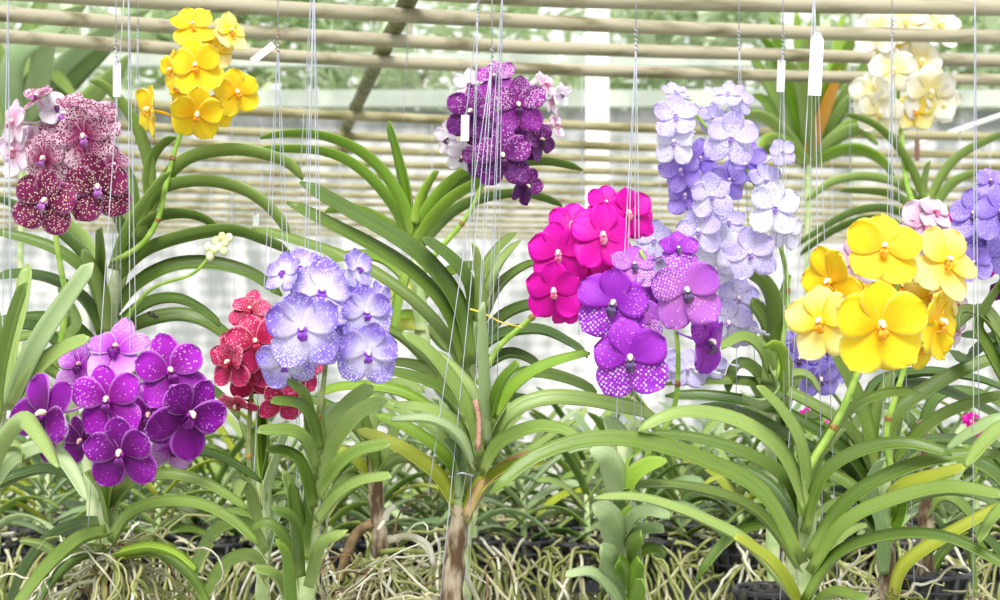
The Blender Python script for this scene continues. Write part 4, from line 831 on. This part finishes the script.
# --- O: plant behind at right
p = plantE('orchid behind the yellow one with dark long leaves and brown lower trunk', (885, 540), 2.3)
stem(p, [(888, 650), (888, 600), (886, 560), (884, 525)], 2.3, .013, .012, 'bark')
stem(p, [(884, 530), (884, 490), (888, 440), (890, 410)], 2.3, .012, .008, 'stem', 'leaf_sheath')
LV(p, [([(888, 455), (900, 415), (932, 390), (965, 371), (1008, 354)], 19, 'leaf_mid', -.05), ([(893, 465), (930, 428), (965, 408), (1008, 394)], 15, 'leaf_mid'), ([(868, 410), (880, 385), (925, 375), (975, 380), (1008, 391)], 9, 'leaf_dark', .2), ([(872, 420), (880, 392), (925, 388), (965, 402), (1008, 422)], 13, 'leaf_dark', .2),
 ([(876, 460), (880, 410), (894, 372)], 17, 'leaf_mid', .05), ([(874, 470), (862, 420), (850, 385), (832, 350)], 18, 'leaf_mid', .0), ([(880, 505), (876, 480), (884, 458)], 14, 'leaf_glauc', -.05), ([(888, 500), (905, 488), (935, 478), (965, 468)], 14, 'leaf_yellow', -.05), ([(884, 540), (900, 505), (935, 485), (960, 470)], 14, 'leaf_lime'),
 ([(896, 610), (906, 570), (945, 540), (1008, 503)], 17, 'leaf_yellow', -.1), ([(878, 490), (850, 437), (812, 408), (775, 391), (735, 383), (665, 384)], 13, 'leaf_mid', .1), ([(876, 500), (845, 455), (800, 425), (762, 408), (712, 398), (665, 396)], 16, 'leaf_dark', .1), ([(874, 510), (840, 470), (790, 440), (745, 415), (700, 405)], 12, 'leaf_dark', .15), ([(878, 520), (845, 485), (815, 470)], 15, 'leaf_mid'), ([(876, 540), (855, 500), (830, 490)], 14, 'leaf_dark'),
 ([(888, 480), (915, 450), (950, 442), (1008, 447)], 12, 'leaf_dark', .2), ([(886, 520), (925, 498), (965, 495), (1008, 510)], 12, 'leaf_dark', .2), ([(880, 575), (878, 530), (872, 505)], 16, 'leaf_glauc', -.05), ([(882, 560), (900, 525), (906, 500)], 15, 'leaf_lime', -.03), ([(868, 500), (858, 455), (870, 415)], 14, 'leaf_mid', .1), ([(890, 470), (900, 430), (905, 390)], 14, 'leaf_mid', .12), ([(870, 505), (845, 470), (838, 430), (825, 408)], 14, 'leaf_dark', .15)], 2.3)
ax = stalk(p, [(893, 480), (886, 435), (896, 395), (905, 365), (905, 340), (925, 270)], 2.24, 2.2, .0045, 'stalk', (.3,))
cluster(p, ax, [(926, 226, 65, 10, -15, -10, .0, 'blush'), (856, 262, 58, -35, 0, 0, .0, 'blush'), (912, 240, 45, 10, 0, 0, .0, 'blush'), (934, 212, 42, 20, -30, 0, 0, 'blush'), (868, 280, 45, -10, 10, 0, 0, 'blush'), (957, 305, 42, 50, 0, 0, 0, 'blush'), (955, 330, 38, 50, 10, 0, 0, 'blush')], 2.18, 'blush')
roots(p, P(888, 600, 2.3), 10, 50, .22)
# far right brown stemmed one
p = plantE('orchid at the right edge with thick brown stem in a black basket', (925, 540), 2.7)
stem(p, [(926, 640), (926, 560), (925, 480), (922, 420)], 2.7, .015, .010, 'bark')
LV(p, [([(922, 440), (940, 400), (975, 395), (1008, 410)], 12, 'leaf_dark'), ([(924, 470), (950, 455), (990, 470), (1008, 490)], 13, 'leaf_dark'), ([(926, 520), (945, 500), (970, 520), (985, 560)], 12, 'leaf_mid'), ([(925, 500), (905, 480), (890, 500)], 12, 'leaf_dark'), ([(926, 560), (955, 530), (985, 540), (1010, 570)], 12, 'leaf_dark'), ([(928, 590), (945, 555), (965, 545), (975, 600)], 7, 'leaf_lime'), ([(922, 450), (905, 420), (880, 410), (860, 420)], 12, 'leaf_dark')], 2.7)
roots(p, P(926, 590, 2.7), 8, 30, .25)
basket(P(926, 572, 2.7), 'black basket around the thick brown stem at the right', 'black baskets of the front orchids', 1.1)

# --- P: cream yellow blurred orchid among the rails
p = plantE('orchid among the rails at upper right with pale cream and yellow flowers', (926, 215), 3.75)
stem(p, [(928, 300), (927, 240), (926, 195)], 3.75, .012, .008, 'stem')
LV(p, [([(924, 205), (902, 158), (876, 128), (845, 114)], 11, 'leaf_mid', -.1), ([(929, 205), (958, 160), (1008, 132)], 12, 'leaf_mid'), ([(926, 205), (927, 180), (930, 160)], 8, 'leaf_light'), ([(920, 210), (900, 188), (865, 179), (832, 184), (806, 201)], 12, 'leaf_light'), ([(918, 215), (890, 197), (840, 191)], 9, 'leaf_mid', .2), ([(937, 208), (955, 184), (980, 172)], 13, 'leaf_mid'),
 ([(915, 225), (890, 212), (850, 216), (790, 250)], 9, 'leaf_mid', -.2), ([(918, 240), (880, 222), (840, 230), (800, 255)], 10, 'leaf_dark', .1), ([(934, 225), (960, 215), (1000, 230)], 10, 'leaf_mid', .2), ([(922, 250), (900, 245), (865, 255)], 10, 'leaf_mid')], 3.75)
ax = stalk(p, [(918, 215), (907, 185), (902, 140), (898, 100), (902, 65), (912, 30)], 3.70, 3.74, .0060, 'stalk', (), )
cluster(p, ax, [(876, 30, 51, -30, 0, 0, 0), (905, 22, 54, 0, -15, 0, 0, 'cream'), (938, 25, 54, 25, -10, 0, .02), (872, 95, 56, -40, 0, 0, 0), (930, 92, 63, 15, 5, 0, -.02), (880, 112, 51, -20, 10, 0, 0), (893, 70, 54, -5, 0, 0, 0, 'cream'), (920, 62, 56, 10, 0, 0, .02), (942, 104, 46, 30, 20, 0, 0), (915, 110, 44, 10, 10, 0, 0, 'yellow_pale'), (892, 45, 41, 0, 0, 0, .02, 'yellow_pale')], 3.7, 'cream')

# --- Q: violet blue flowers at right edge
p = plantE('orchid at the right edge bearing indigo blue flowers over magenta ones', (1010, 400), 2.15)
stem(p, [(1015, 640), (1014, 520), (1012, 400)], 2.2, .010, .008, 'stem')
LV(p, [([(1012, 400), (985, 350), (975, 320), (1008, 270)], 12, 'leaf_mid', .0), ([(1012, 360), (985, 320), (962, 312), (958, 330)], 10, 'leaf_light', .0), ([(1014, 420), (1000, 360), (985, 340), (960, 335)], 14, 'leaf_dark', .1), ([(1014, 390), (990, 318), (972, 315), (955, 330)], 14, 'leaf_light', -.05), ([(1014, 330), (990, 345), (965, 360), (950, 350)], 14, 'leaf_dark', .15)], 2.15)
ax = stalk(p, [(1012, 380), (1008, 330), (1002, 280), (1000, 220), (998, 190)], 2.12, 2.12, .0036, 'stalk')
cluster(p, ax, [(974, 214, 54, -15, -5, 0, 0), (1000, 212, 62, 5, 0, 0, -.04), (974, 262, 42, -15, 15, 0, -.02), (990, 182, 36, 0, -25, 0, 0), (1008, 250, 54, 10, 0, 0, 0), (985, 238, 46, -5, 5, 0, .02), (958, 214, 22, -30, 0, 0, .05, 'magenta'), (984, 262, 36, 0, 10, 0, .05, 'magenta'), (958, 240, 20, -30, 0, 0, .05, 'magenta'), (1002, 290, 30, 0, 20, 0, .03, 'purple')], 2.1, 'indigo')

# --- R: pale leaves entering from the right
p = plantE('orchid at lower right edge showing only pale hanging leaf tips', (1030, 470), 1.9)
stem(p, [(1034, 640), (1032, 540), (1030, 440)], 1.9, .010, .008, 'stem')
LV(p, [([(1032, 450), (1005, 424), (975, 433), (946, 450)], 15, 'leaf_pale', 0, dict(tip=.2)), ([(1032, 440), (1010, 428), (988, 442), (967, 466)], 18, 'leaf_light', -.08, dict(tip=.2)), ([(1034, 540), (1010, 512), (995, 520), (980, 542)], 14, 'leaf_light', -.1), ([(1032, 400), (1015, 350), (1000, 340)], 12, 'leaf_mid')], 1.9)

# --- blue flowers hanging behind the yellow ones
p = plantE('orchid partly hidden behind the yellow cluster with freckled violet blue flowers', (785, 430), 2.6)
stem(p, [(792, 640), (790, 520), (786, 430)], 2.6, .010, .008, 'stem')
LV(p, [([(786, 450), (770, 420), (745, 415), (725, 430)], 12, 'leaf_mid'), ([(788, 450), (810, 420), (840, 415)], 12, 'leaf_mid'), ([(786, 460), (780, 420), (770, 395)], 12, 'leaf_dark'), ([(790, 480), (815, 455), (838, 460)], 12), ([(786, 440), (793, 395), (812, 370)], 10, 'leaf_light'), ([(786, 500), (765, 470), (740, 480)], 12, 'leaf_mid')], 2.6)
ax = stalk(p, [(788, 440), (790, 390), (792, 345), (800, 335), (812, 350), (820, 380)], 2.55, 2.5, .0028, 'darkstalk')
cluster(p, ax, [(800, 358, 46, -15, 5, 0, 0), (820, 378, 48, 5, 20, 0, 0), (848, 366, 42, 15, 10, 0, .02), (828, 350, 40, 5, 0, 0, .03), (830, 322, 32, 10, -10, 0, .03), (796, 338, 26, -20, -10, 0, .03)], 2.5, 'indigo')

# --- far small pink flowers
for px, lb in (((810, 418), 'distant small orchid with pink flowers behind the violet blue ones'), ((975, 423), 'distant small orchid with pink flowers near the right edge')):
    p = plantE(lb, (px[0], px[1]+50), 3.6, 'orchid plant', 'young_orchid')
    stem(p, [(px[0], px[1]+130), (px[0]+2, px[1]+50)], 3.6, .009, .006, 'stem')
    LV(p, [([(px[0], px[1]+70), (px[0]-15, px[1]+40), (px[0]-35, px[1]+50)], 8, 'leaf_mid'), ([(px[0], px[1]+70), (px[0]+15, px[1]+40), (px[0]+35, px[1]+50)], 8, 'leaf_mid'), ([(px[0], px[1]+60), (px[0]-6, px[1]+30), (px[0]-16, px[1]+20)], 7, 'leaf_light'), ([(px[0], px[1]+60), (px[0]+8, px[1]+30), (px[0]+14, px[1]+15)], 7, 'leaf_light')], 3.6)
    ax = stalk(p, [(px[0], px[1]+60), (px[0]+3, px[1]+20), (px[0], px[1])], 3.58, 3.58, .003)
    cluster(p, ax, [(px[0]-4, px[1]-2, 20, -10, 0, 0, 0), (px[0]+10, px[1]+4, 18, 10, 0, 0, 0), (px[0]+2, px[1]+10, 16, 0, 10, 0, 0)], 3.57, 'magenta')
# ------------------------------------------------------------ wires and tags
def hanger(label, d, apex, bottoms, mat='wire', twist=None, r=.00060, top=None, group='wire hangers of the orchids'):
    a = P(apex[0], apex[1], d)
    t = thing('wire_hanger', label, 'wire', a, group)
    if top is None: top = apex[0]
    k = Vector((P(top, 0, d).x, d, RAILZ+.012)); topz = RAILZ+.012
    if a.z > topz-.02: a = Vector((a.x, d, topz-.03))
    mb = MB(); mb.tube([k, a], r*1.15, 5)
    hk = [k+Vector((0, .017*math.cos(q)-.017, .017*math.sin(q))) for q in [i*math.pi/6 for i in range(0, 8)]]
    mb.tube(hk, r*1.3, 5); mb.build('hook', M[mat], t)
    tw = [a+Vector((.0022*math.cos(q*1.3), .0022*math.sin(q*1.3), .016-.0012*q)) for q in range(26)]
    mb = MB(); mb.tube(tw, r*1.1, 5); mb.build('wire_twist', M[twist or mat], t)
    for x, y, dd in bottoms:
        b = P(x, y, d+dd); mb = MB(); mid = (a+b)/2+Vector((rnd.uniform(-.001, .001), 0, 0))
        mb.tube(catmull([a, mid, b], 8), r, 5); mb.build('wire_strand', M[mat], t)
H = hanger
H('pale wire hanger at the far left edge beside the spotted flowers', 2.1, (8, -20), [(1, 470, -.05), (13, 480, .05), (12, 470, 0)])
H('pale wire hanger with a clear tag running down over the large upper left orchid', 2.4, (116, 48), [(110, 400, -.04), (117, 402, .04), (123, 402, .02)])
H('thin hooked wire left of the yellow flowers', 2.9, (138, 30), [(131, 215, 0), (142, 300, .04)])
H('wire hanger with rusty twist and four spreading strands above the crimson flowers', 2.25, (278, 42), [(250, 545, -.04), (262, 548, .04), (290, 546, .03), (303, 545, -.03)], twist='rust')
H('wire hanger with strands fanning down above the blue checkered flowers', 2.05, (314, -20), [(292, 600, -.04), (301, 600, .02), (328, 600, .04), (322, 600, 0)])
H('second thin wire pair just left of the fanned strands', 2.6, (311, -10), [(286, 420, 0), (299, 430, .03)])
H('lone thin hooked wire hanging right of the mossy crossbar', 3.5, (407, 55), [(403, 125, 0)])
H('dark wire hanger left of the plum spotted flowers', 2.45, (478, 12), [(457, 560, -.04), (468, 560, .04), (462, 150, .01)], r=.00065)
H('wire hanger running down in front of the plum spotted flowers', 2.2, (503, -20), [(462, 585, -.03), (482, 470, .04), (497, 400, .04), (490, 420, 0)])
H('slanting wire hanger whose strand crosses the centre leaves', 2.05, (492, 60), [(428, 495, -.03), (465, 610, .03), (440, 600, 0)])
H('wire hanger above the magenta and violet flowers', 2.08, (636, 40), [(608, 600, -.04), (615, 602, .02), (634, 600, .04), (643, 598, 0)], r=.00065)
H('short hooked wire above the lilac cluster', 2.38, (739, 40), [(736, 410, 0), (757, 412, .04)])
H('wire hanger with a clear sleeve tag left of the large white tag', 2.3, (783, 45), [(776, 250, 0), (784, 420, .03), (790, 425, -.02)])
H('wire hanger with large white tag and long strands', 2.0, (814, -15), [(780, 602, -.04), (806, 420, .05), (838, 602, .04), (824, 600, 0)])
H('wire hanger above the big yellow flowers', 2.32, (892, 28), [(880, 560, -.04), (888, 560, .04), (915, 600, .03), (895, 560, 0)])
H('single straight wire near the right edge', 1.92, (975, -60), [(973, 602, 0), (979, 420, .03)])
H('dark short wire holding a brown stub among the rails at upper right', 3.8, (917, 112), [(917, 140, 0)], mat='darkwire')
H('pale wires over the front left purple cluster', 2.0, (128, -60), [(86, 560, -.03), (131, 575, 0), (141, 560, .04)])
# faint wires further back
names = ['behind the spotted flowers', 'behind the large upper left orchid', 'left of the bud cluster', 'right of the bud cluster', 'behind the fanned strands', 'left of the crossbar foot', 'behind the centre lime leaves', 'right of the plum spotted flowers', 'right of the magenta flowers', 'behind the lilac cluster', 'right of the lilac cluster', 'left of the big yellow flowers', 'right of the pale blush flowers', 'at the right edge', 'beside the white post', 'behind the violet flowers', 'left of the plum spotted flowers']
for k, x in enumerate((60, 152, 211, 232, 262, 340, 398, 582, 660, 690, 832, 850, 960, 990, 612, 705, 432)):
    d = [5.5, 6.05, 6.7, 4.4][k % 4]+rnd.uniform(-.1, .1)
    H('faint distant wire hanging %s' % names[k], d, (x, 130+rnd.uniform(0, 60)), [(x-3, 300+rnd.uniform(-10, 60), 0), (x+4, 300+rnd.uniform(-20, 60), .05)], r=.0009, group='faint distant wires')

def plasttag(label, c, d, w, h, rot, mat='tag', pointed=False):
    a = P(c[0], c[1], d); W_ = w/F*d; H_ = h/F*d; ca, sa = math.cos(math.radians(rot)), math.sin(math.radians(rot))
    prof = [(-.5, -.5), (.5, -.5), (.5, .38), (.18, .5), (-.18, .5), (-.5, .38)] if pointed else [(-.5, -.48), (-.42, -.5), (.42, -.5), (.5, -.48), (.5, .48), (.42, .5), (-.42, .5), (-.5, .48)]
    vs = []
    for yy in (-.0006, .0006):
        for x, z in prof: x *= W_; z *= H_; vs.append(a+Vector((x*ca-z*sa, yy, x*sa+z*ca)))
    n = len(prof)
    fs = [tuple(range(n)), tuple(reversed(range(n, 2*n)))]+[(i, i+n, (i+1) % n+n, (i+1) % n) for i in range(n)]
    t = thing('plant_tag', label, 'tag', a)
    mesh_obj('tag_plate', vs, fs, M[mat], t, smooth=False)
    hp = a+Vector((-H_*.46*sa, 0, H_*.46*ca)); mb = MB()
    mb.tube([hp+Vector((.0025*math.cos(q), .0035*math.sin(q), .003+.004*math.cos(q*1.0))) for q in [i*.7 for i in range(10)]], .0006, 5)
    mb.build('tag_loop', M['wire'], t)
clear = plain('clear_sleeve', (.80, .80, .84), (.88, .88, .92), 40, .25, transl=.5); M['clear'] = clear
plasttag('clear sleeve tag on the wires above the spotted flowers', (117, 80), 2.38, 8, 34, 0, 'clear')
plasttag('white tag tilted beside the yellow flowers', (263, 53), 2.23, 7, 28, -52)
plasttag('small white tag in front of the plum spotted flowers', (465, 128), 2.42, 8, 26, -1)
plasttag('narrow clear sleeve tag above the lilac cluster', (781, 76), 2.28, 8, 32, -2, 'clear')
plasttag('large white pointed tag hanging beside the strap-leaved plant', (816, 64), 1.98, 13, 63, -3, pointed=True)
plasttag('tiny white tag among the leaves right of the bud cluster', (256, 220), 2.5, 6, 12, 0)
plasttag('small brown stub tag hanging among the rails at upper right', (917, 150), 3.78, 5, 22, 0, 'rust')

# ------------------------------------------------------------ light and camera
w = bpy.data.worlds.new('World'); bpy.context.scene.world = w; w.use_nodes = True
nt = w.node_tree; nt.nodes.clear(); t = N(nt)
tc = t.n('ShaderNodeTexCoord'); sp = t.n('ShaderNodeSeparateXYZ'); t.l(tc.outputs['Generated'], sp.inputs[0])
c_ = t.mix(t.ramp(sp.outputs[2], -.1, .7), (.93, .98, .92), (1, 1, 1))
bg = t.n('ShaderNodeBackground'); t.l(c_, bg.inputs[0]); bg.inputs[1].default_value = .74
o = t.n('ShaderNodeOutputWorld'); t.l(bg.outputs[0], o.inputs[0])
s = bpy.data.lights.new('sun', 'SUN'); s.energy = 2.7; s.angle = math.radians(25); s.color = (1, .98, .93)
so = bpy.data.objects.new('sun', s); C.objects.link(so); so.rotation_euler = (math.radians(38), math.radians(-12), math.radians(10))
cam = bpy.data.cameras.new('camera'); co = bpy.data.objects.new('camera', cam); C.objects.link(co)
co.location = (0, 0, CZ); co.rotation_euler = (math.radians(90), 0, 0)
cam.lens = 60; cam.sensor_width = 36; cam.clip_start = .05; cam.clip_end = 200
cam.dof.use_dof = True; cam.dof.focus_distance = 2.12; cam.dof.aperture_fstop = 8.5
sc = bpy.context.scene; sc.camera = co
sc.view_settings.view_transform = 'Standard'; sc.view_settings.look = 'None'; sc.view_settings.gamma = 1
sc.view_settings.use_curve_mapping = False; sc.view_settings.exposure = .80
for o in list(bpy.data.objects):
    if '_o' in o: del o['_o']
